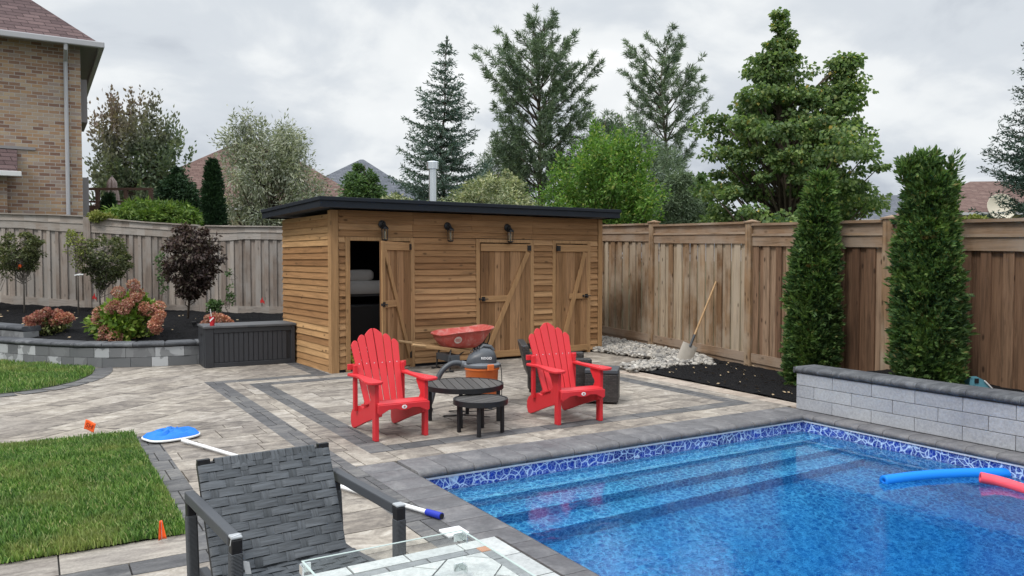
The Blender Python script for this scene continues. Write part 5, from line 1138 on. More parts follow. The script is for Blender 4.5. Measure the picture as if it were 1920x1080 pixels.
hydrangea(243, 640, 13.2, [(642, 196, 292), (620, 180, 300), (600, 178, 300), (580, 190, 300), (562, 208, 285), (548, 225, 268), (536, 240, 258)], [(250, 534, 1.1), (222, 548, 1.2), (257, 550, 1.2), (254, 557, .9), (214, 572, 1), (186, 586, 1.2), (184, 598, 1.2), (297, 574, 1.1), (232, 580, 1.1), (280, 582, 1.2), (218, 594, 1.1), (197, 622, 1.35), (214, 633, 1.3), (241, 634, 1), (288, 608, 1.1), (294, 600, 1), (300, 590, .9), (206, 580, 1), (262, 588, .9), (245, 607, .9), (188, 640, .8), (270, 575, 1), (240, 568, 1), (292, 618, .9)], lf_hyd, pt_tan, 'large hydrangea bush with tan pink heads over lime green leaves', 62, 3600, .082)
hydrangea(405, 618, 13.9, [(620, 382, 432), (608, 378, 434), (598, 385, 428)], [(384, 608, .9), (392, 598, 1.1), (401, 595, 1.1), (411, 597, 1.1), (421, 600, 1), (428, 607, 1), (396, 606, 1), (406, 605, 1.1), (416, 607, 1), (380, 610, .7)], lf_hydd, pt_tan, 'low hydrangea whose dusty pink heads peek over the deck box', 63, 500, .075, (.06, .035))

# ================================================================ GARDEN FURNITURE AND THINGS
def adirondack(loc, rz, label):
    c = empty('adirondack_chair', loc, rz, label, 'chair', 'red adirondack chairs on the patio')
    HW = .245
    for s in (-1, 1):
        x = s * HW
        MB().box(x - .019, x + .019, 0, .075, 0, .525).build('front_leg', m_red, c, bevel=.004)
        # arm: wide rounded paddle at the front, narrowing to the back
        a = [(.0, -.085), (.045, -.075), (.075, -.04), (.082, .03), (.070, .12), (.045, .24), (.025, .36), (.018, .46), (.035, .54), (.045, .60), (.02, .64), (-.03, .645), (-.045, .60), (-.042, .45), (-.050, .25), (-.062, .10), (-.068, .0), (-.06, -.05), (-.035, -.078)]
        a = [(x + s * .022 + s * u, v) for u, v in a]
        if s < 0: a = a[::-1]
        MB().prism(a, .527, .552).build('arm', m_red, c, bevel=.006)
        # scrolled bracket under the arm
        b_ = [(.0765, .526), (.20, .526), (.205, .50), (.185, .475), (.165, .455), (.150, .43), (.125, .415), (.115, .39), (.135, .36), (.165, .33), (.170, .29), (.155, .25), (.12, .215), (.0765, .200)]
        b_ = [(.085 * 0 + u, v) for u, v in b_]
        MB().prism(b_, x - .013, x + .013, 'x').build('arm_bracket', m_red, c, bevel=.003)
        # long side rail from the seat front down to the ground at the back
        q = [(-.012, .335), (.03, .352), (.25, .285), (.42, .235), (.50, .25), (.62, .225), (.72, .175), (.755, .13), (.76, .06), (.735, .008), (.68, .0), (.60, .025), (.35, .115), (.08, .20), (-.005, .225)]
        xs = x - s * .034; MB().prism(q, xs - .014, xs + .014, 'x').build('side_rail', m_red, c, bevel=.004)
        MB().box(x - .018 + s * .0, x + .018, .545, .590, .19, .635).build('rear_post', m_red, c, bevel=.004)
    MB().box(-HW - .06, HW + .06, .606, .628, .585, .640).build('cross_bar', m_red, c, bevel=.004)
    # seat slats following a dished curve
    pts = [(-.035, .325), (.045, .352), (.12, .338), (.195, .318), (.27, .297), (.345, .277), (.42, .262)]
    for (y0, z0), (y1, z1) in zip(pts, pts[1:]):
        d = Vector((0, y1 - y0, z1 - z0)); u = d.normalized() * .007
        MB().bar((0, y0 + u.y, z0 + u.z + .004), (0, y1 - u.y, z1 - u.z + .004), .49, .02).build('seat_slat', m_red, c, bevel=.004)
    ap = [(-.255, .335), (.255, .335), (.255, .262), (.235, .245), (.20, .262), (.15, .288), (.08, .292), (.045, .278), (0, .272), (-.045, .278), (-.08, .292), (-.15, .288), (-.20, .262), (-.235, .245), (-.255, .262)]
    apo = MB().prism([(u, v) for u, v in ap][::-1], -.052, -.030, 'y').build('front_apron', m_red, c, bevel=.004)
    md = MB(); md.lathe([(.022, 0), (.022, .003)], 20, (0, 0, 0), M=Matrix.Translation((0, -.052, .305)) @ Matrix.Rotation(R(90), 4, 'X') @ Matrix.Diagonal((1.15, .8, 1, 1))); md.build('medallion', m_white, apo)
    md = MB(); md.lathe([(.010, 0), (.010, .0045)], 12, (0, 0, 0), M=Matrix.Translation((0, -.052, .305)) @ Matrix.Rotation(R(90), 4, 'X')); md.build('medallion_mark', m_tray, apo)
    # fan back of six slats; the middle pair forms the arch
    B0, B1 = Vector((0, .415, .215)), Vector((0, .74, .965)); up = (B1 - B0).normalized(); L = (B1 - B0).length; nrm = Vector((1, 0, 0)).cross(up)
    Mb = Matrix(((1, 0, 0, 0), (0, up.y, nrm.y, B0.y), (0, up.z, nrm.z, B0.z), (0, 0, 0, 1)))   # local (x, along, through)
    cuts0 = [-.195, -.132, -.066, 0, .066, .132, .195]; cuts1 = [-.262, -.180, -.094, 0, .094, .180, .262]; tops = [.855, .925, 1.0, 1.0, .925, .855]
    for k in range(6):
        g_ = .004; a0, a1 = cuts0[k] + g_, cuts0[k + 1] - g_; b0, b1 = cuts1[k] + g_, cuts1[k + 1] - g_; T = L * tops[k]
        f = T / L; l1, r1 = a0 + (b0 - a0) * f, a1 + (b1 - a1) * f; w_ = r1 - l1
        if k in (2, 3): # half of the big arch
            arc = [(t, .02 * 0 - (1 - math.cos((t if k == 3 else 1 - t) * PI / 2)) * .062) for t in [i / 8 for i in range(9)]]
        else: # rounded shoulder, higher towards the middle
            tt = [i / 8 for i in range(9)]
            arc = [(t, -((t - .62 if k < 2 else t - .38) ** 2) * .13) for t in tt]
        top = [(l1 + w_ * t, T + dz) for t, dz in arc]
        q = [(a0, 0), (a1, 0)] + top[::-1]
        MB().prism(q, -.010, .010, 'z', 0, Mb).build('back_slat', m_red, c, bevel=.005)
    scw = MB()
    for k in range(6):
        for f in (.075, .56):
            xm = (cuts0[k] + cuts0[k + 1]) / 2 * (1 - f) + (cuts1[k] + cuts1[k + 1]) / 2 * f
            scw.lathe([(.0045, .0), (.0045, .0018)], 8, (0, 0, 0), M=Mb @ Matrix.Translation((xm, L * f, .0101)))
    for s in (-1, 1):
        for y in (.02, .055): scw.lathe([(.006, 0), (.006, .002)], 8, (s * HW + s * .01, y, .5521))
    scw.build('screws', m_galv, c)
    bl = MB(); bl.bar((-.2, .455, .245), (.2, .455, .245), .02, .08); bl.build('back_brace', m_red, c, bevel=.003)
    return c
adirondack((2.906, 6.80, .001), R(0), 'left red adirondack chair, its back to the open shed door')
adirondack((4.728, 6.52, .001), R(-5), 'right red adirondack chair, in front of the dark wicker seat')

def slat_table(loc, r0, h, label, ang, nl, tilt=0, seed=1, legw=.036, la=0.0):
    t = empty('slat_table', loc, ang, label, 'table', 'round black slatted tables'); 
    ring = MB(); n = 48
    def rg(ri, ro_, z0, z1):
        vs = [(rr * math.cos(2 * PI * k / n), rr * math.sin(2 * PI * k / n), z) for rr, z in ((ri, z0), (ro_, z0), (ro_, z1), (ri, z1)) for k in range(n)]
        return ring.add(vs, [(i * n + k, i * n + (k + 1) % n, ((i + 1) % 4) * n + (k + 1) % n, ((i + 1) % 4) * n + k) for i in range(4) for k in range(n)])
    rg(r0 - .018, r0, h - .045, h + .004); ring.build('rim', m_black, t, smooth=True)
    sl = MB(); ns = max(5, round(2 * r0 / .095)); w_ = 2 * (r0 - .020) / ns
    for i in range(ns):
        x0, x1 = -r0 + .020 + i * w_ + .004, -r0 + .020 + (i + 1) * w_ - .004; Rr = r0 - .020; 
        tp = [(x0 + (x1 - x0) * q / 6, math.sqrt(max(0, Rr * Rr - (x0 + (x1 - x0) * q / 6) ** 2))) for q in range(7)]
        poly = [(x, -y) for x, y in tp] + tp[::-1]
        if max(y for _, y in tp) > .03: sl.prism(poly, h - .016, h)
    sl.build('tabletop', m_slat, t, bevel=.002)
    for k in range(nl):
        a = 2 * PI * k / nl + la; x, y = (r0 - .055) * math.cos(a), (r0 - .055) * math.sin(a)
        MB().box(x - legw / 2, x + legw / 2, y - legw / 2, y + legw / 2, 0, h - .018).build('leg', m_black, t, bevel=.003)
    br = MB()
    for k in range(2): a = 2 * PI * k / 4 + la; v = Vector((math.cos(a), math.sin(a), 0)) * (r0 - .03); br.bar((-v.x, -v.y, h - .032 - .0005 * k), (v.x, v.y, h - .032 - .0005 * k), .03, .024)
    br.build('brace', m_black, t)
    return t
m_slat = wood('faux_wood_slats', [(0, (.045, .043, .042)), (1, (.085, .080, .077))], 'y', .6, .25, 0)
slat_table((3.775, 7.235, 0), .405, .385, 'larger round black slatted table beside the left red chair', R(-18), 4, la=R(45 + 30), seed=2)
slat_table((3.655, 6.665, 0), .262, .325, 'small round black slatted stool table in front of the larger table', R(-70), 4, la=R(45 + 82), seed=3, legw=.03)

# shop vacuum
vx, vy = 4.31, 7.83
vc = empty('shop_vacuum', (vx, vy, 0), R(-30), 'orange and dark grey wet dry shop vacuum behind the black tables', 'vacuum')
b_ = MB(); b_.lathe([(.155, .07), (.165, .075), (.185, .415), (.198, .43), (.198, .455)], 36); b_.build('drum', m_orangepl, vc, smooth=True)
b_ = MB(); b_.lathe([(.205, .455), (.212, .465), (.212, .487), (.19, .502), (.16, .51), (.06, .515)], 36); b_.build('lid', m_midpl, vc, smooth=True)
hd = MB(); pr = []
secs = [(-.17, .13, .02), (-.15, .15, .08), (-.08, .16, .135), (.02, .16, .175), (.09, .15, .165), (.14, .12, .13), (.165, .08, .05)]
vs = []; n = 12
for (x, hw_, hz) in secs:
    for k in range(n): a = PI * k / (n - 1); vs.append((x, hw_ * math.copysign(abs(math.cos(a)) ** .6, math.cos(a)), 507e-3 + hz*.92 * abs(math.sin(a)) ** .7))
hd.add(vs, [(i * n + k, i * n + k + 1, (i + 1) * n + k + 1, (i + 1) * n + k) for i in range(len(secs) - 1) for k in range(n - 1)] + [tuple(range(n))[::-1], tuple((len(secs) - 1) * n + k for k in range(n))])
hdo = hd.build('motor_head', m_greypl, vc, smooth='all')
vn = MB()
for k in range(4): vn.bar((-.12 + .028 * k, -.10, .625 + .014 * k), (-.12 + .028 * k, .02, .632 + .014 * k), .010, .012)
vn.build('vent_slots', m_black, hdo)
hb = MB(); hb.tube([(-.02, 0, .645), (.02, 0, .685), (.10, 0, .675), (.13, 0, .635)], [.02, .022, .022, .02], 8); hb.build('carry_handle', m_greypl, vc, smooth=True)
for s in (-1, 1):
    c_ = MB(); c_.box(-.04, .04, -.228, -.205, .43, .50); o = c_.build('latch', m_orangepl, vc, bevel=.008); o.rotation_euler = (0, 0, R(28) if s > 0 else R(180))
text_obj('RIDGID', .036, m_white, vc, Matrix.Translation((.055, -.162, .565)) @ Matrix.Rotation(R(86), 4, 'X'), bold=True)
for k in range(4): a = 2 * PI * k / 4 + .6; c_ = MB(); c_.lathe([(.0, 0), (.025, .004), (.028, .03), (.015, .05)], 10, (.17 * math.cos(a), .17 * math.sin(a), 0)); c_.bar((.17 * math.cos(a), .17 * math.sin(a), .055), (.13 * math.cos(a), .13 * math.sin(a), .075), .05, .03); c_.build('caster', m_greypl, vc, smooth=True)
hp = [Vector(p) for p in ((-.20, -.03, .475), (-.27, -.04, .505), (-.36, -.06, .49), (-.46, -.09, .40), (-.53, -.12, .22), (-.56, -.16, .08), (-.60, -.24, .03), (-.55, -.34, .03))]
hp = smooth(hp, 2); dense = []
for a, c in zip(hp, hp[1:]):
    for q in range(4): dense.append(a.lerp(c, q / 4))
ho_ = MB(); ho_.tube(dense, [.029 + (.004 if i % 2 else 0) for i in range(len(dense))], 12); ho_.build('hose', m_greypl, vc, smooth='all')
MB().tube([(-.16, -.02, .47), (-.23, -.035, .485)], .042, 14).build('hose_port', m_midpl, vc, smooth=True)
cd = smooth([Vector(p) for p in ((.17, -.02, .50), (.215, -.05, .49), (.225, -.08, .3), (.22, -.10, .06), (.16, -.22, .008), (-.05, -.30, .008), (-.3, -.36, .008), (-.38, -.28, .008), (-.2, -.24, .008), (-.12, -.45, .008), (-.36, -.62, .008), (-.42, -.54, .008), (-.2, -.50, .008), (.1, -.62, .008))], 3)
MB().tube(cd, .0048, 6).build('power_cord', m_black, vc, smooth='all')

# wheelbarrow: handles at the left, wheel at the right
wb = empty('wheelbarrow', (5.26, 10.72, 0), R(-3), 'wheelbarrow with a worn red tray and wooden handles in front of the shed', 'wheelbarrow')
def srect(cx, cy, a, b_, z, n=24, tl=0.0, p=.45):
    return [(cx + a * math.copysign(abs(math.cos(t)) ** p, math.cos(t)), cy + b_ * math.copysign(abs(math.sin(t)) ** p, math.sin(t)), z + tl * math.cos(t)) for t in [2 * PI * k / n for k in range(n)]]
tr = MB(); n = 24; rings = [srect(.30, 0, .44, .32, .59, n, .05), srect(.30, 0, .428, .308, .59, n, .05), srect(.28, 0, .39, .275, .51, n, .035), srect(.27, 0, .32, .22, .40, n, .015), srect(.26, 0, .24, .15, .335, n, .0)]
inn = [[(x + (.30 - x) * .02, y * .98, z + .006) for x, y, z in rg_] for rg_ in rings[1:][::-1]]
allr = [rings[0]] + rings[1:]
vs = [p for rg_ in (rings[4], rings[3], rings[2], rings[1], rings[0]) for p in rg_]
ins = [p for rg_ in (srect(.30, 0, .425, .305, .594, n, .05), srect(.28, 0, .38, .265, .52, n, .035), srect(.27, 0, .31, .21, .41, n, .015), srect(.26, 0, .23, .14, .35, n, .0)) for p in rg_]
vs += ins; nr = 9
tr.add(vs, [(i * n + k, i * n + (k + 1) % n, (i + 1) * n + (k + 1) % n, (i + 1) * n + k) for i in range(nr - 1) for k in range(n)] + [tuple(range(n))[::-1], tuple((nr - 1) * n + k for k in range(n))])
tr_o = tr.build('tray', m_tray, wb, smooth='all')
lp_ = MB(); lp_.tube([Vector(p) for p in rings[0]] + [Vector(rings[0][0])], .011, 6); lp_.build('rim', m_tray, tr_o, smooth='all')
em = MB(); em.lathe([(.058, 0), (.058, .003)], 24, M=Matrix.Translation((.11, -.2645, .47)) @ Matrix.Rotation(R(-6), 4, 'Z') @ Matrix.Rotation(R(116), 4, 'X')); eo = em.build('emblem', plain('emblem_white', (.55, .46, .42), .6, .2, 30), tr_o)
for zz, ww in ((.018, .07), (.0, .085), (-.02, .06)):
    e2 = MB(); e2.box(-ww / 2, ww / 2, zz - .004, zz + .004, .0032, .0045, M=Matrix.Translation((.11, -.2645, .47)) @ Matrix.Rotation(R(-6), 4, 'Z') @ Matrix.Rotation(R(116), 4, 'X')); e2.build('emblem_bar', m_tray, eo)
for s in (-1, 1):
    h_ = MB(); p0, p1 = Vector((-.62, s * .30, .44)), Vector((.62, s * .09, .225)); d = (p1 - p0); q = p0 + d * .17; h_.tube([p0, p0 + d * .02, p0 + d * .10, q], [.017, .021, .021, .024], 10); h_.bar(q, p1, .032, .05); h_.build('handle', m_handlewood, wb, smooth=True, bevel=.002)
    l_ = MB(); l_.tube([(.02, s * .20, .33), (-.01, s * .23, .2), (-.02, s * .25, .02), (-.07, s * .25, .012), (-.10, s * .25, .02)], .014, 8); l_.tube([(-.02, s * .25, .02), (.04, s * .25, .012)], .014, 8); l_.tube([(-.015, s * .24, .15), (.28, s * .15, .30)], .011, 6); l_.build('leg', m_black, wb, smooth='all')
    l_ = MB(); l_.tube([(.62, s * .09, .24), (.73, s * .06, .46), (.735, s * .05, .53)], .010, 6); l_.build('front_brace', m_black, wb, smooth='all')
MB().box(-.03, .15, -.24, .24, .15, .245).build('leg_plate', m_greypl, wb, bevel=.004)
wh = MB(); MX = Matrix.Translation((.64, 0, .19)) @ Matrix.Rotation(R(90), 4, 'X'); wh.lathe([(.10, -.035), (.16, -.045), (.19, -.025), (.196, 0), (.19, .025), (.16, .045), (.10, .035)], 28, M=MX); wo = wh.build('wheel', m_blackpl, wb, smooth=True)
wh = MB(); wh.lathe([(.02, -.04), (.095, -.03), (.098, .03), (.02, .04)], 24, M=MX); wh.build('rim_disc', m_tray, wo, smooth=True)
MB().tube([(.64, -.12, .19), (.64, .12, .19)], .010, 8).build('axle', m_black, wb)

# wicker armchair and its ottoman behind the right red chair
ang = R(62)
wkp = at(1046, 9.62)
wk = empty('wicker_chair', (wkp.x, wkp.y, 0), ang, 'dark wicker armchair with a cream cushion mostly hidden by the right red chair', 'chair')
for s in (-1, 1): 
    MB().box(s * .33 - .055, s * .33 + .055, -.36, .34, .04, .50).build('arm_panel', m_wicker, wk, bevel=.02)
MB().box(-.274, .274, -.33, .30, .05, .27).build('seat_base', m_wicker, wk, bevel=.015)
bk = MB(); bk.add([(-.385, .30, .28), (.385, .30, .28), (.385, .38, .28), (-.385, .38, .28), (-.385, .38, .66), (.385, .38, .66), (.385, .47, .66), (-.385, .47, .66)], [(0, 3, 2, 1), (4, 5, 6, 7), (0, 1, 5, 4), (1, 2, 6, 5), (2, 3, 7, 6), (3, 0, 4, 7)]); bk.build('backrest', m_wicker, wk, bevel=.02)
MB().box(-.268, .268, -.34, .26, .275, .375).build('seat_cushion', m_cream, wk, bevel=.03)
for sx in (-.33, .33):
    for sy in (-.32, .30): MB().box(sx - .02, sx + .02, sy - .02, sy + .02, 0, .039).build('foot', m_black, wk)
op = (gp(1097, 757) + gp(1158, 759)) / 2; od = gp(1158, 759) - gp(1097, 757); oa = math.atan2(od.y, od.x)
ot = empty('wicker_ottoman', (op.x + math.sin(-oa) * .19, op.y + math.cos(oa) * .19, 0), oa, 'square dark wicker ottoman at the right side of the right red chair', 'ottoman')
MB().box(-.19, .19, -.19, .19, .02, .345).build('base', m_wicker, ot, bevel=.012)
MB().box(-.193, .193, -.193, .193, .347, .398).build('top_pad', m_greypl, ot, bevel=.012)
for sx in (-.16, .16):
    for sy in (-.16, .16): MB().box(sx - .015, sx + .015, sy - .015, sy + .015, 0, .019).build('foot', m_black, ot)

# deck box with a paper cup on it
bx = empty('deck_box', (2.92, 12.76, 0), R(-1.5), 'long charcoal slatted deck storage box beside the shed', 'deck box')
BW, BD, BH = 1.36, .60, .60
b_ = MB(); b_.box(-BW / 2 + .02, BW / 2 - .02, .02, BD - .02, .0, BH); b_.build('body', m_blackpl, bx)
st = MB(); k = 0; x = -BW / 2 + .13; r_ = random.Random(4)
while x < BW / 2 - .13: st.box(x + .003, x + .068, -.0, .0195, .075, BH - .075); x += .0735
st.build('front_slats', plain('charcoal_resin', (.035, .037, .043), .55, .2, 9, bump=.3), bx, bevel=.004)
fm = MB(); fm.box(-BW / 2, -BW / 2 + .125, -.012, .05, 0, BH - .001); fm.box(BW / 2 - .06, BW / 2, -.012, .05, 0, BH - .001); fm.box(-BW / 2 + .126, BW / 2 - .061, -.010, .0195, .0, .07); fm.box(-BW / 2 + .126, BW / 2 - .061, -.010, .0195, BH - .072, BH - .001)
fm.box(-BW / 2 - .008, -BW / 2 + .019, .051, BD, .0, BH - .001); fm.box(BW / 2 - .019, BW / 2 + .0, .051, BD, 0, BH - .001); fm.build('frame', plain('charcoal_resin_frame', (.030, .032, .037), .5, .2, 9, bump=.3), bx, bevel=.005)
ld = MB(); ld.box(-BW / 2 - .02, BW / 2 + .02, -.03, BD + .01, BH + .002, BH + .04); ldo = ld.build('lid', plain('dusty_lid', (.085, .088, .095), .5, .35, 5, bump=.2), bx, bevel=.008)
MB().box(-.06, .06, -.036, -.031, BH + .008, BH + .03).build('lid_catch', m_greypl, ldo)
MB().box(-BW / 2 - .012, -BW / 2 - .009, .22, .36, BH - .13, BH - .09).build('side_handle', m_black, bx)
cpz = BH + .041; cpos = gp(382, 613, cpz)
cu = empty('paper_cup', (2.36, 12.84, cpz), 0, 'red paper drink cup with a white spoon standing on the deck box', 'cup')
m_cup = plain('red_cup', (.48, .02, .03), .5, .06)
c_ = MB(); c_.lathe([(.032, 0), (.045, .14), (.047, .142), (.043, .142), (.031, .006)], 20); c_.build('cup_body', m_cup, cu, smooth=True)
sw = MB(); 
for k in range(7): t = k / 6; a = R(-150 + 70 * t); rr = .0405 + .003 * (t); sw.box(-.006, .006, -.001, .001, .06 + .05 * t, .085 + .05 * t, M=Matrix.Rotation(a + R(90), 4, 'Z') @ Matrix.Translation((0, -rr - .0005, 0)))
sw.build('swirl_mark', m_white, cu); sp = MB(); sp.tube([(.0, 0, .05), (-.015, 0, .18), (-.022, 0, .225)], [.006, .006, .006], 6); sp.bar((-.022, 0, .215), (-.026, 0, .255), .022, .006); sp.build('spoon', m_white, cu)

# shovel leaning on the brown fence
p = gp(1284, 668, .04); ftop = Vector((9.47, 9.42, 1.25))
p = Vector((9.12, 9.70, .05)); dirv = RP[2] - RP[1]; tt = .44
sv = empty('shovel', (p.x, p.y, 0), 0, 'flat bladed shovel with a wooden handle leaning on the brown fence', 'shovel')
def colpt(px, plane_a, plane_b, off):
    """plan point where survey column px meets the line a-b shifted off metres towards the garden"""
    d = (plane_b - plane_a).normalized(); nn = Vector((d.y, -d.x, 0)); nn = nn if nn.x < 0 else -nn; a = plane_a + nn * off
    lo, hi = -3, 8
    f = lambda s: 960 + F * ((a + d * s).x * RT[0] + (a + d * s).y * RT[1]) / ((a + d * s).x * HD[0] + (a + d * s).y * HD[1])
    for _ in range(50):
        m_ = (lo + hi) / 2
        if f(m_) < px: lo = m_
        else: hi = m_
    return a + d * lo
ft = colpt(1343, RP[1], RP[2], .05); dft = ft.x * HD[0] + ft.y * HD[1]; ft.z = hgt(528, dft)
hb_ = gp(1300, 642, .28); 
base = gp(1283, 676, .05)
top = ft - Vector((p.x, p.y, 0)); lo_ = base - Vector((p.x, p.y, 0)); ax = (top - lo_).normalized(); j = lo_ + ax * .40
MB().tube([j, top], [.017, .015], 10).build('handle', m_handlewood, sv, smooth=True)
MB().tube([lo_ + ax * .24, j + ax * .05], [.022, .020], 10).build('socket', m_greypl, sv, smooth=True)
sdv = ax.cross(Vector((HD[0], HD[1], 0))).normalized(); nrm = sdv.cross(ax).normalized()
Mb = Matrix(((sdv.x, ax.x, nrm.x, lo_.x), (sdv.y, ax.y, nrm.y, lo_.y), (sdv.z, ax.z, nrm.z, lo_.z), (0, 0, 0, 1)))
bl = MB(); xs = [-.125, -.10, -.05, 0, .05, .10, .125]; zs2 = [.02, .008, .0, -.002, .0, .008, .02]
vs = [(x, y, z + dz) for dz in (0, .004) for y in (-.04, .28) for x, z in zip(xs, zs2)]; n = 7
bl.add(vs, [(i, i + 1, n + i + 1, n + i) for i in range(6)] + [(2 * n + i, 3 * n + i, 3 * n + i + 1, 2 * n + i + 1) for i in range(6)] + [(i, 2 * n + i, 2 * n + i + 1, i + 1) for i in range(6)] + [(n + i, n + i + 1, 3 * n + i + 1, 3 * n + i) for i in range(6)] + [(0, n, 3 * n, 2 * n), (6, 2 * n + 6, 3 * n + 6, n + 6)], 0, Mb)
bl.build('blade', plain('dull_steel', (.36, .33, .29), .6, .25, 12, .4, .3), sv, smooth=True)

# pool leaf skimmer with its pole
a, b_ = gp(345, 826, .03), gp(828, 968, .025)
sk = empty('pool_skimmer_net', (a.x, a.y, 0), 0, 'blue leaf skimmer net on a long white pole lying on the patio', 'pool net')
O = Vector((a.x, a.y, 0)); pa, pb = a - O, b_ - O; d = (pb - pa).normalized()
MB().tube([pa, pb - d * .13], .0145, 12).build('pole', m_white, sk, smooth=True)
MB().tube([pb - d * .135, pb], [.021, .023], 14).build('grip', m_bluegrip, sk, smooth=True)
MB().tube([pb + d * .0005, pb + d * .005], .017, 12).build('end_cap', m_black, sk)
HA = math.atan2(d.y, d.x)
cen = (gp(277, 830) + gp(368, 815)) / 2 - O
e0, e1 = gp(276, 832) - O, gp(369, 816) - O; ex = (e1 - e0); hw_ = ex.length / 2; ex.normalize(); ey = Vector((-ex.y, ex.x, 0))
out = []
for k in range(28):
    t = 2 * PI * k / 28; cx, sy = math.cos(t), math.sin(t); out.append(cen + ex * (hw_ * math.copysign(abs(cx) ** .75, cx)) + ey * (.17 * math.copysign(abs(sy) ** .8, sy) + (.05 if sy > 0 else -.0)) + Vector((0, 0, .022)))
out.append(out[0]); MB().tube(out, .011, 8).build('rim', m_white, sk, smooth='all')
nt_ = MB(); rings_ = []; r_ = random.Random(2)
for s_ in (1, .86, .66, .42, .18):
    rings_.append([cen.lerp(q, s_) + Vector((0, 0, (.085 * (1 - s_) ** .5 * (.25 + .9 * abs(math.sin(i * 1.1 + s_ * 7)) * abs(math.cos(i * .45)))))) for i, q in enumerate(out[:-1])])
n = 28; nt_.add([tuple(v + (Vector((0, 0, .012)) if i == 0 else Vector((0, 0, .02)))) for i, rg_ in enumerate(rings_) for v in rg_], [(i * n + k, i * n + (k + 1) % n, (i + 1) * n + (k + 1) % n, (i + 1) * n + k) for i in range(4) for k in range(n)] + [tuple(4 * n + k for k in range(n))])
nt_.build('net', m_bluenet, sk, smooth='all')
MB().tube([pa - d * .02, pa + d * .10], .019, 10).build('coupling', m_white, sk)

# marker flags
def flag(px, py, z0, fx, fy, wv, label, text=None, lean=(0, 0), curl=0):
    p = gp(px, py, 0); f = empty('marker_flag', (p.x, p.y, 0), YAW, label, 'flag', 'orange utility flags in the near lawn'); dd = p.x * HD[0] + p.y * HD[1]
    k = dd / F; topx, topz = (fx[0] - px) * k, hgt(fy[0], dd)
    MB().tube([(0, 0, -.02), (topx * .98, 0, topz)], .0018, 5).build('wire_stem', m_galv, f)
    m_ = MB(); nx, ny = 8, 6; cs = [((q[0] - px) * k, hgt(q[1], dd)) for q in wv]
    vs = []
    for j in range(ny + 1):
        for i in range(nx + 1):
            u, v = i / nx, j / ny; x = (cs[0][0] * (1 - u) + cs[1][0] * u) * (1 - v) + (cs[3][0] * (1 - u) + cs[2][0] * u) * v; z = (cs[0][1] * (1 - u) + cs[1][1] * u) * (1 - v) + (cs[3][1] * (1 - u) + cs[2][1] * u) * v
            vs.append((x, .008 * math.sin(u * 5) + curl * math.sin(u * PI) * .03, z))
    m_.add(vs, [(j * (nx + 1) + i, j * (nx + 1) + i + 1, (j + 1) * (nx + 1) + i + 1, (j + 1) * (nx + 1) + i) for j in range(ny) for i in range(nx)])
    fo = m_.build('flag', m_flag, f, smooth='all', solid=.0008)
    if text:
        cx, cz = sum(c[0] for c in cs) / 4, sum(c[1] for c in cs) / 4; ang_ = math.atan2(cs[1][1] - cs[0][1], cs[1][0] - cs[0][0])
        text_obj(text, .062, m_flagink, fo, Matrix.Translation((cx, -.012, cz)) @ Matrix.Rotation(-ang_, 4, 'Y') @ Matrix.Rotation(R(90), 4, 'X'), bold=True)
flag(193, 812, 0, (179, 786), (794, 0), [(161, 786), (181, 794), (176, 811), (157, 804)], 'orange flag with dark letters tilted at the far edge of the near lawn', 'SH')
flag(304, 1016, 0, (303, 976), (976, 0), [(299, 977), (306, 976), (314, 1009), (297, 1014)], 'plain orange flag hanging limp at the near corner of the lawn', None, curl=.25)
for (px, py, dd, z, lab) in ((176, 556, 16.75, 0, 'red ribbon marker stapled low on the grey fence beside the left post'), (491, 563, 16.75, 0, 'red ribbon marker stapled low on the grey fence left of the shed')):
    c = at(px, dd, hgt(py, dd)); f = empty('ribbon_marker', c, YAW, lab, 'ribbon', 'red ribbons on the grey fence'); m_ = MB(); m_.prism([(-.035, -.06), (.015, -.045), (.05, -.085), (.045, -.02), (.02, .0), (.005, .075), (-.012, .02), (-.04, .0)], -.004, .004, 'y'); m_.build('ribbon', m_redflag, f)
for (px, py, dd, mt, lab, q) in ((38, 498, 15.45, m_flag, 'orange ribbon tied round the trunk under the left topiary crown', (.03, .07)), (149, 515, 15.3, m_white, 'white tie band knotted round the thin sapling', (.085, .012))):
    c = at(px, dd, hgt(py, dd)); f = empty('tree_tie', c, YAW, lab, 'tie'); m_ = MB(); m_.lathe([(.022, -.02), (.03, 0), (.022, .02)], 10); m_.bar((-q[0], -.02, -q[1]), (0, -.02, .01), .012, .02); m_.bar((0, -.021, .01), (q[0], -.02, -q[1] * .6 + .01), .012, .02); m_.build('band', mt, f)
# small black solar stakes in the mulch
for (px, py, dd, lab) in ((165, 622, 13.6, 'small black garden light stake between the two left hydrangeas'), (362, 610, 14.2, 'tiny black garden light stake under the japanese maple')):
    z = hgt(py, dd); c = at(px, dd); f = empty('garden_light', (c.x, c.y, z - .1), 0, lab, 'garden light', 'garden lights in the mulch'); m_ = MB(); m_.lathe([(.01, 0), (.01, .11), (.035, .115), (.05, .15), (.048, .165), (.0, .17)], 12); m_.build('lamp_body', m_blackpl, f, smooth=True)

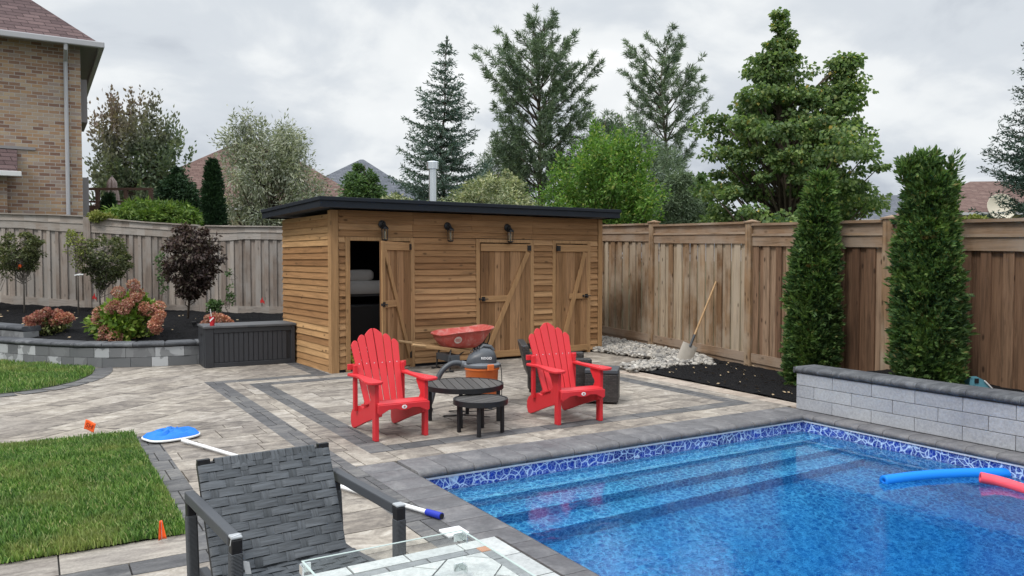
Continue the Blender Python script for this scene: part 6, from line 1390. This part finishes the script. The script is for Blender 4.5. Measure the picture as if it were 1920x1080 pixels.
# pool noodles floating
def noodle(pts, label, mt, r_=.046):
    P = smooth([Vector(p) for p in pts], 3); o = MB(); nd = empty('pool_noodle', P[0], 0, label, 'pool noodle', 'foam noodles floating in the pool'); P = [q - P[0] for q in P]
    n = 16; o.tube(P, r_, n, caps=False)
    k = len(o.v); a = (P[1] - P[0]).normalized(); vs = o.v[:n]; ctr = P[0]; inn = [tuple(Vector(v).lerp(ctr, .70) + a * .0) for v in vs]; dep = [tuple(Vector(v).lerp(ctr, .72) + a * .06) for v in vs]
    o.v += inn + dep; o.f += [(i, k + i, k + (i + 1) % n, (i + 1) % n) for i in range(n)] + [(k + i, k + n + i, k + n + (i + 1) % n, k + (i + 1) % n) for i in range(n)] + [tuple(k + n + i for i in range(n))]; e = len(P) - 1
    o.f += [tuple(e * n + i for i in range(n))]; o.m = [0] * len(o.f)
    return o.build('foam_tube', mt, nd, smooth='all')
zw = WATER + .015
noodle([gp(1657, 902, zw), gp(1720, 893, zw), gp(1800, 888, zw), gp(1900, 887, zw), gp(1990, 893, zw)], 'long blue foam noodle curving across the water', m_noodleb)
noodle([gp(1838, 895, zw + .035), gp(1880, 904, zw + .01), gp(1950, 928, zw), gp(2060, 965, zw)], 'short pink foam noodle lying over the blue one', m_noodlep, .044)
# white skimmer lid set in the deck
c = gp(866, 998); sl_ = empty('skimmer_lid', (2.165, 4.285, 0), 0, 'white square pool skimmer lid set flush in the paving behind the glass guard', 'lid'); MB().box(-.07, .07, -.07, .07, -.01, .012).build('cover', m_white, sl_, bevel=.006); MB().lathe([(.055, .0125), (.055, .0145), (.045, .015)], 28).build('round_plate', m_white, sl_)
# teal tarp bag behind the right wall
c = at(1845, 8.05); tp_ = empty('folded_tarp', (c.x, c.y, .33), YAW, 'crumpled teal tarp with a white edge lying behind the pool wall', 'tarp')
m_ = MB(); prf = [(-.11, .33), (-.05, .345), (.02, .29), (.10, .21), (.25, .10), (.42, .03), (.42, -.1), (-.12, -.1)]; zz0 = hgt(704, 8.05) - .33 - .345
prf = [(x, z + zz0) for x, z in prf]; vs = []
for j, y in enumerate((0, .05, .12, .2)):
    for (x, z) in prf: vs.append((x + .01 * math.sin(7 * y + x * 20), y, z - .03 * j + .008 * math.sin(x * 40 + j)))
n = len(prf); m_.add(vs, [(j * n + k, (j + 1) * n + k, (j + 1) * n + (k + 1) % n, j * n + (k + 1) % n) for j in range(3) for k in range(n)] + [tuple(range(n)), tuple(3 * n + k for k in range(n))[::-1]]); m_.build('sheet', m_tarp, tp_)
m_ = MB(); m_.tube([(x, -.012, z + .004) for x, z in prf[2:6]], .007, 6); m_.build('white_edge', m_white, tp_); MB().box(-.075, -.035, -.01, -.002, .27 + zz0, .315 + zz0).build('dark_patch', m_black, tp_)

# ---------------------------------------------------------------- woven patio armchair in the foreground
CX, CYF, CYR = .945, 3.03, 3.64
wc = empty('woven_armchair', (CX, CYF, 0), R(4), 'charcoal aluminium armchair with a wide woven strap back in the foreground', 'chair')
AH, AW = .65, .33; YR = CYR - CYF
for s in (-1, 1):
    x = s * AW
    MB().box(x - .021, x + .021, -.005, YR + .05, AH - .045, AH).build('arm', m_alu, wc, bevel=.006)
    MB().box(x - .0205, x + .0205, -.052, -.006, AH - .009, AH + .001).build('arm_end_cap', m_alucap, wc, bevel=.004)
    lg = MB(); lg.box(x - .020, x + .020, -.051, -.0065, 0, AH - .010); lo_ = lg.build('front_leg', m_black, wc, bevel=.005)
    wr = MB(); wr.box(x - .0225, x + .0225, -.0535, -.0045,   .10, AH - .06); wr.build('cord_wrap', m_wrap, lo_, bevel=.008)
    rl_ = MB(); rl_.bar((x, YR + .03, AH - .046), (x, YR - .03, 0), .038, .042, up=(0, 1, 0)); ro_ = rl_.build('rear_leg', m_black, wc, bevel=.005)
    rw_ = MB(); rw_.bar((x, YR + .024, AH - .10), (x, YR - .015, .2), .045, .049, up=(0, 1, 0)); rw_.build('cord_wrap', m_wrap, ro_, bevel=.008)
    MB().box(x - .017 - s * .03, x + .017 - s * .03, 0.0, YR - .05, .30, .34).build('seat_rail', m_alu, wc, bevel=.004)
# woven back: inclined plane, bottom nearer than top
b0, b1 = Vector((0, .325, .375)), Vector((0, .655, .772)); upv = (b1 - b0).normalized(); BL_ = (b1 - b0).length; nr = Vector((1, 0, 0)).cross(upv); nr = nr if nr.y < 0 else -nr
def bpl(u, v, o): p_ = b0 + upv * v + nr * o + Vector((u * (.95 + .05 * v / BL_) - .034 + .036 * v / BL_, 0, 0)); return (p_.x, p_.y, p_.z)
HWB = .300
def woven(parent, pl, HWB, H, rows, cols, matH, matV, wf):
    rh = H / rows; cw = 2 * HWB / cols; hm, vm = MB(), MB(); r_ = random.Random(6)
    under = lambda i, j: (j + 2 * (i % 2)) % 4 == 1
    def strip(mb, u0, u1, v0, v1, o, along, bend=.004):
        n = 6; vs = []
        for k in range(n + 1):
            t = k / n; off = o + bend * (math.sin(PI * t)) ** .6
            for q in (0, 1):
                u = u0 + (u1 - u0) * (t if along == 'u' else q); v = v0 + (v1 - v0) * (q if along == 'u' else t)
                vs.append(pl(u, v, off)); vs.append(pl(u, v, off - .003))
        fs = []
        for k in range(n):
            a = k * 4; fs += [(a, a + 2, a + 6, a + 4), (a + 1, a + 5, a + 7, a + 3), (a, a + 4, a + 5, a + 1), (a + 2, a + 3, a + 7, a + 6)]
        fs += [(0, 1, 3, 2), (n * 4, n * 4 + 2, n * 4 + 3, n * 4 + 1)]; mb.add(vs, fs)
    for j in range(cols):
        u = -HWB + cw * (j + .5); w_ = cw * .48; 
        for i in range(rows): strip(vm, u - w_, u + w_, i * rh - .002, (i + 1) * rh + .002, .0035 if under(i, j) else -.001, 'v', .003 if under(i, j) else 0)
    for i in range(rows):
        j = 0; v0, v1 = i * rh + .0022, (i + 1) * rh - .0022
        while j < cols:
            if under(i, j): strip(hm, -HWB + cw * j, -HWB + cw * (j + 1), v0, v1, -.004, 'u', 0); j += 1; continue
            k = j
            while k < cols and not under(i, k): k += 1
            strip(hm, -HWB + cw * j - (.006 if j else .0), -HWB + cw * k + .006 * (k < cols), v0 + r_.uniform(-.001, .001), v1 + r_.uniform(-.001, .001), .003, 'u', .0055); j = k
    hm.build('woven_straps', matH, parent); vm.build('upright_straps', matV, parent)
bf = MB()
for s in (-1, 1): bf.bar(bpl(s * (HWB - .012), -.02, -.016), bpl(s * (HWB - .012), BL_ + .002, -.016), .024, .022, up=(0, -1, .3))
bf.bar(bpl(-HWB, BL_ - .012, -.016), bpl(HWB, BL_ - .012, -.016), .022, .022, up=(0, 0, 1)); bf.bar(bpl(-HWB, .0, -.016), bpl(HWB, .0, -.016), .022, .022, up=(0, 0, 1)); bk_ = bf.build('back_frame', m_black, wc, bevel=.003)
woven(bk_, bpl, HWB, BL_ - .02, 12, 17, m_strap, m_strapv, .8)
# uprights folded over the top rail
tp2 = MB(); cw = 2 * HWB / 17
for j in range(2, 15):
    u = -HWB + cw * (j + .5); w_ = cw * .47; vs = []
    pr = [(BL_ - .075 if j % 4 == 1 else BL_ - .035, .006), (BL_ - .004, .008), (BL_ + .006, -.002), (BL_ + .006, -.024), (BL_ - .01, -.032), (BL_ - .1, -.032)]
    for v, o in pr: vs += [bpl(u - w_, v, o), bpl(u + w_, v, o)]
    tp2.add(vs, [(2 * i, 2 * i + 1, 2 * i + 3, 2 * i + 2) for i in range(len(pr) - 1)])
tp2.build('folded_strap_ends', m_strapv, bk_, solid=.003)
for s in (-1, 1):
    u = s * (HWB - cw * .76); cb_ = MB().box(-cw * .75, cw * .75, -.012, .012, -.022, .024, M=Matrix.Translation(Vector(bpl(u, BL_ - .014, -.010)))); cb_.build('corner_block', m_black, bk_)
# woven seat
s0, s1 = Vector((0, .33, .365)), Vector((0, -.03, .395)); sv_ = (s1 - s0).normalized(); SLn = (s1 - s0).length
spl = lambda u, v, o: (u, s0.y + sv_.y * v, s0.z + sv_.z * v + o - .018 * math.sin(PI * min(1, max(0, v / SLn))) )
sf = MB(); sf.bar((-.30, s1.y, s1.z - .02), (.30, s1.y, s1.z - .02), .03, .03); sf.bar((-.30, s0.y + .01, s0.z - .02), (.30, s0.y + .01, s0.z - .02), .03, .03)
for s in (-1, 1): sf.bar((s * .285, s0.y, s0.z - .02), (s * .285, s1.y, s1.z - .02), .028, .028)
sfo = sf.build('seat_frame', m_alu, wc, bevel=.003); woven(sfo, spl, .285, SLn, 10, 16, m_strap, m_strapv, .8)
tg = MB(); tg.prism([(0, 0), (.022, -.008), (.030, -.055), (.008, -.05)], -.001, .001, 'y', 0, Matrix.Translation((-AW + .026, -.03, AH - .10))); tg.build('care_tag', m_white, wc)
lt = MB(); lt.tube([(-AW - .024, -.045, AH - .03), (-AW - .02, -.05, AH + .004), (-AW + .02, -.03, AH + .004), (-AW + .026, -.03, AH - .10)], .0012, 5); lt.build('tag_string', m_white, wc)

# ---------------------------------------------------------------- fire table with glass guard
TZ = .60; tx1, ty1 = 1.522, 2.642; tx0, ty0 = .10, 1.63
ft_ = empty('fire_table', ((tx0 + tx1) / 2, (ty0 + ty1) / 2, 0), 0, 'square tiled patio fire table with dark wicker sides at the bottom of the view', 'table')
OX, OY = (tx0 + tx1) / 2, (ty0 + ty1) / 2
def tb_(x0, x1, y0, y1, z0, z1, nm, mt, bv=.003, par=None): return MB().box(x0 - OX, x1 - OX, y0 - OY, y1 - OY, z0, z1).build(nm, mt, par or ft_, bevel=bv)
tb_(tx0 + .03, tx1 - .03, ty0 + .03, ty1 - .03, .02, TZ - .04, 'wicker_base', m_wicker, .01)
tb_(tx0, tx1, ty0, ty1, TZ - .039, TZ - .012, 'table_rim', m_wicker, .006)
tb_(tx0 + .030, tx1 - .030, ty0 + .030, ty1 - .030, TZ - .0115, TZ - .004, 'grout_bed', m_grout, 0)
tl = MB()
def tiles(poly, row, lens, ang=0.0, m=0):
    q = MB(); lay(q, poly, row, lens, ang, m, TZ, .006, .004); tl.v += []; b0_ = len(tl.v); tl.v += [(x - OX, y - OY, z) for x, y, z in q.v]; tl.f += [tuple(b0_ + i for i in f) for f in q.f]; tl.m += q.m
bw = .075; i0, i1, j0, j1 = tx0 + .032, tx1 - .032, ty0 + .032, ty1 - .032
def trap(a, b_, c, d): return [a, b_, c, d]
def ringp(e0, e1, row, lens, m):
    a = (i0 + e0, j0 + e0); b2 = (i1 - e0, j0 + e0); c2 = (i1 - e0, j1 - e0); d2 = (i0 + e0, j1 - e0); A_ = (i0 + e1, j0 + e1); B_ = (i1 - e1, j0 + e1); C_ = (i1 - e1, j1 - e1); D_ = (i0 + e1, j1 - e1)
    tiles([a, b2, B_, A_], e1 - e0, lens, 0, m); tiles([D_, C_, c2, d2], e1 - e0, lens, 0, m)
    tiles([a, A_, D_, d2], e1 - e0, lens, R(90), m); tiles([B_, b2, c2, C_], e1 - e0, lens, R(90), m)
ringp(0, bw, .1, [.21], 0); ringp(bw, bw + .045, .1, [.15], 1)
tiles(rect(i0 + bw + .045, i1 - bw - .045, j0 + bw + .045, j1 - bw - .045), .2, [.2], R(45), 0)
tl.build('tile_top', [m_tile, m_tiled], ft_, bevel=.0008)
for (x, y) in ((i1 - .0975, j1 - .0975),): MB().box(x - .022 - OX, x + .022 - OX, y - .022 - OY, y + .022 - OY, TZ - .002, TZ + .0012).build('accent_tile', m_copper, ft_)
for sx in (tx0 + .08, tx1 - .08):
    for sy in (ty0 + .08, ty1 - .08): MB().lathe([(.025, 0), (.025, .021)], 12, (sx - OX, sy - OY, 0)).build('foot', m_black, ft_)
gg = empty('glass_guard', (OX, OY, TZ), 0, 'clear glass wind guard with chrome corner clamps standing on the tiled table', 'glass guard')
gx0, gx1, gy0, gy1, gh = .675, 1.215, 1.80, 2.345, .15
m_chrome = plain('chrome', (.75, .76, .77), .12, .03, 5, .5, .95)
for (x0, x1, y0, y1) in ((gx0, gx1, gy1 - .006, gy1), (gx0, gx1, gy0, gy0 + .006), (gx1 - .006, gx1, gy0 + .007, gy1 - .007), (gx0, gx0 + .006, gy0 + .007, gy1 - .007)):
    o = MB().box(x0 - OX, x1 - OX, y0 - OY, y1 - OY, .004, gh).build('glass_pane', m_glass, gg)
    MB().box(x0 - OX - .0003, x1 - OX + .0003, y0 - OY - .0003, y1 - OY + .0003, gh, gh + .0016).build('polished_edge', m_glassedge, o)
for (x, y, sx, sy) in ((gx1, gy1, 1, 1), (gx0, gy1, -1, 1), (gx1, gy0, 1, -1), (gx0, gy0, -1, -1)):
    for z in (.012, gh - .036):
        c_ = MB(); a, b_ = sorted((x + sx * .004, x - sx * .030)); c_.box(a - OX, b_ - OX, min(y, y + sy * .005) - OY + .0005 * sy, max(y, y + sy * .005) - OY + .0005 * sy, z, z + .028)
        a, b_ = sorted((y + sy * .004, y - sy * .030)); c_.box(min(x, x + sx * .005) - OX + .0005 * sx, max(x, x + sx * .005) - OX + .0005 * sx, a - OY, b_ - OY, z, z + .028)
        c_.lathe([(.006, 0), (.006, .004)], 10, M=Matrix.Translation((x - sx * .015 - OX, y + sy * .0055 - OY, z + .014)) @ Matrix.Rotation(R(-90 * sy), 4, 'X')); c_.build('corner_clamp', m_chrome, gg, bevel=.0015)
SC.cycles.use_denoising = True
SC.cycles.denoiser = 'OPENIMAGEDENOISE'
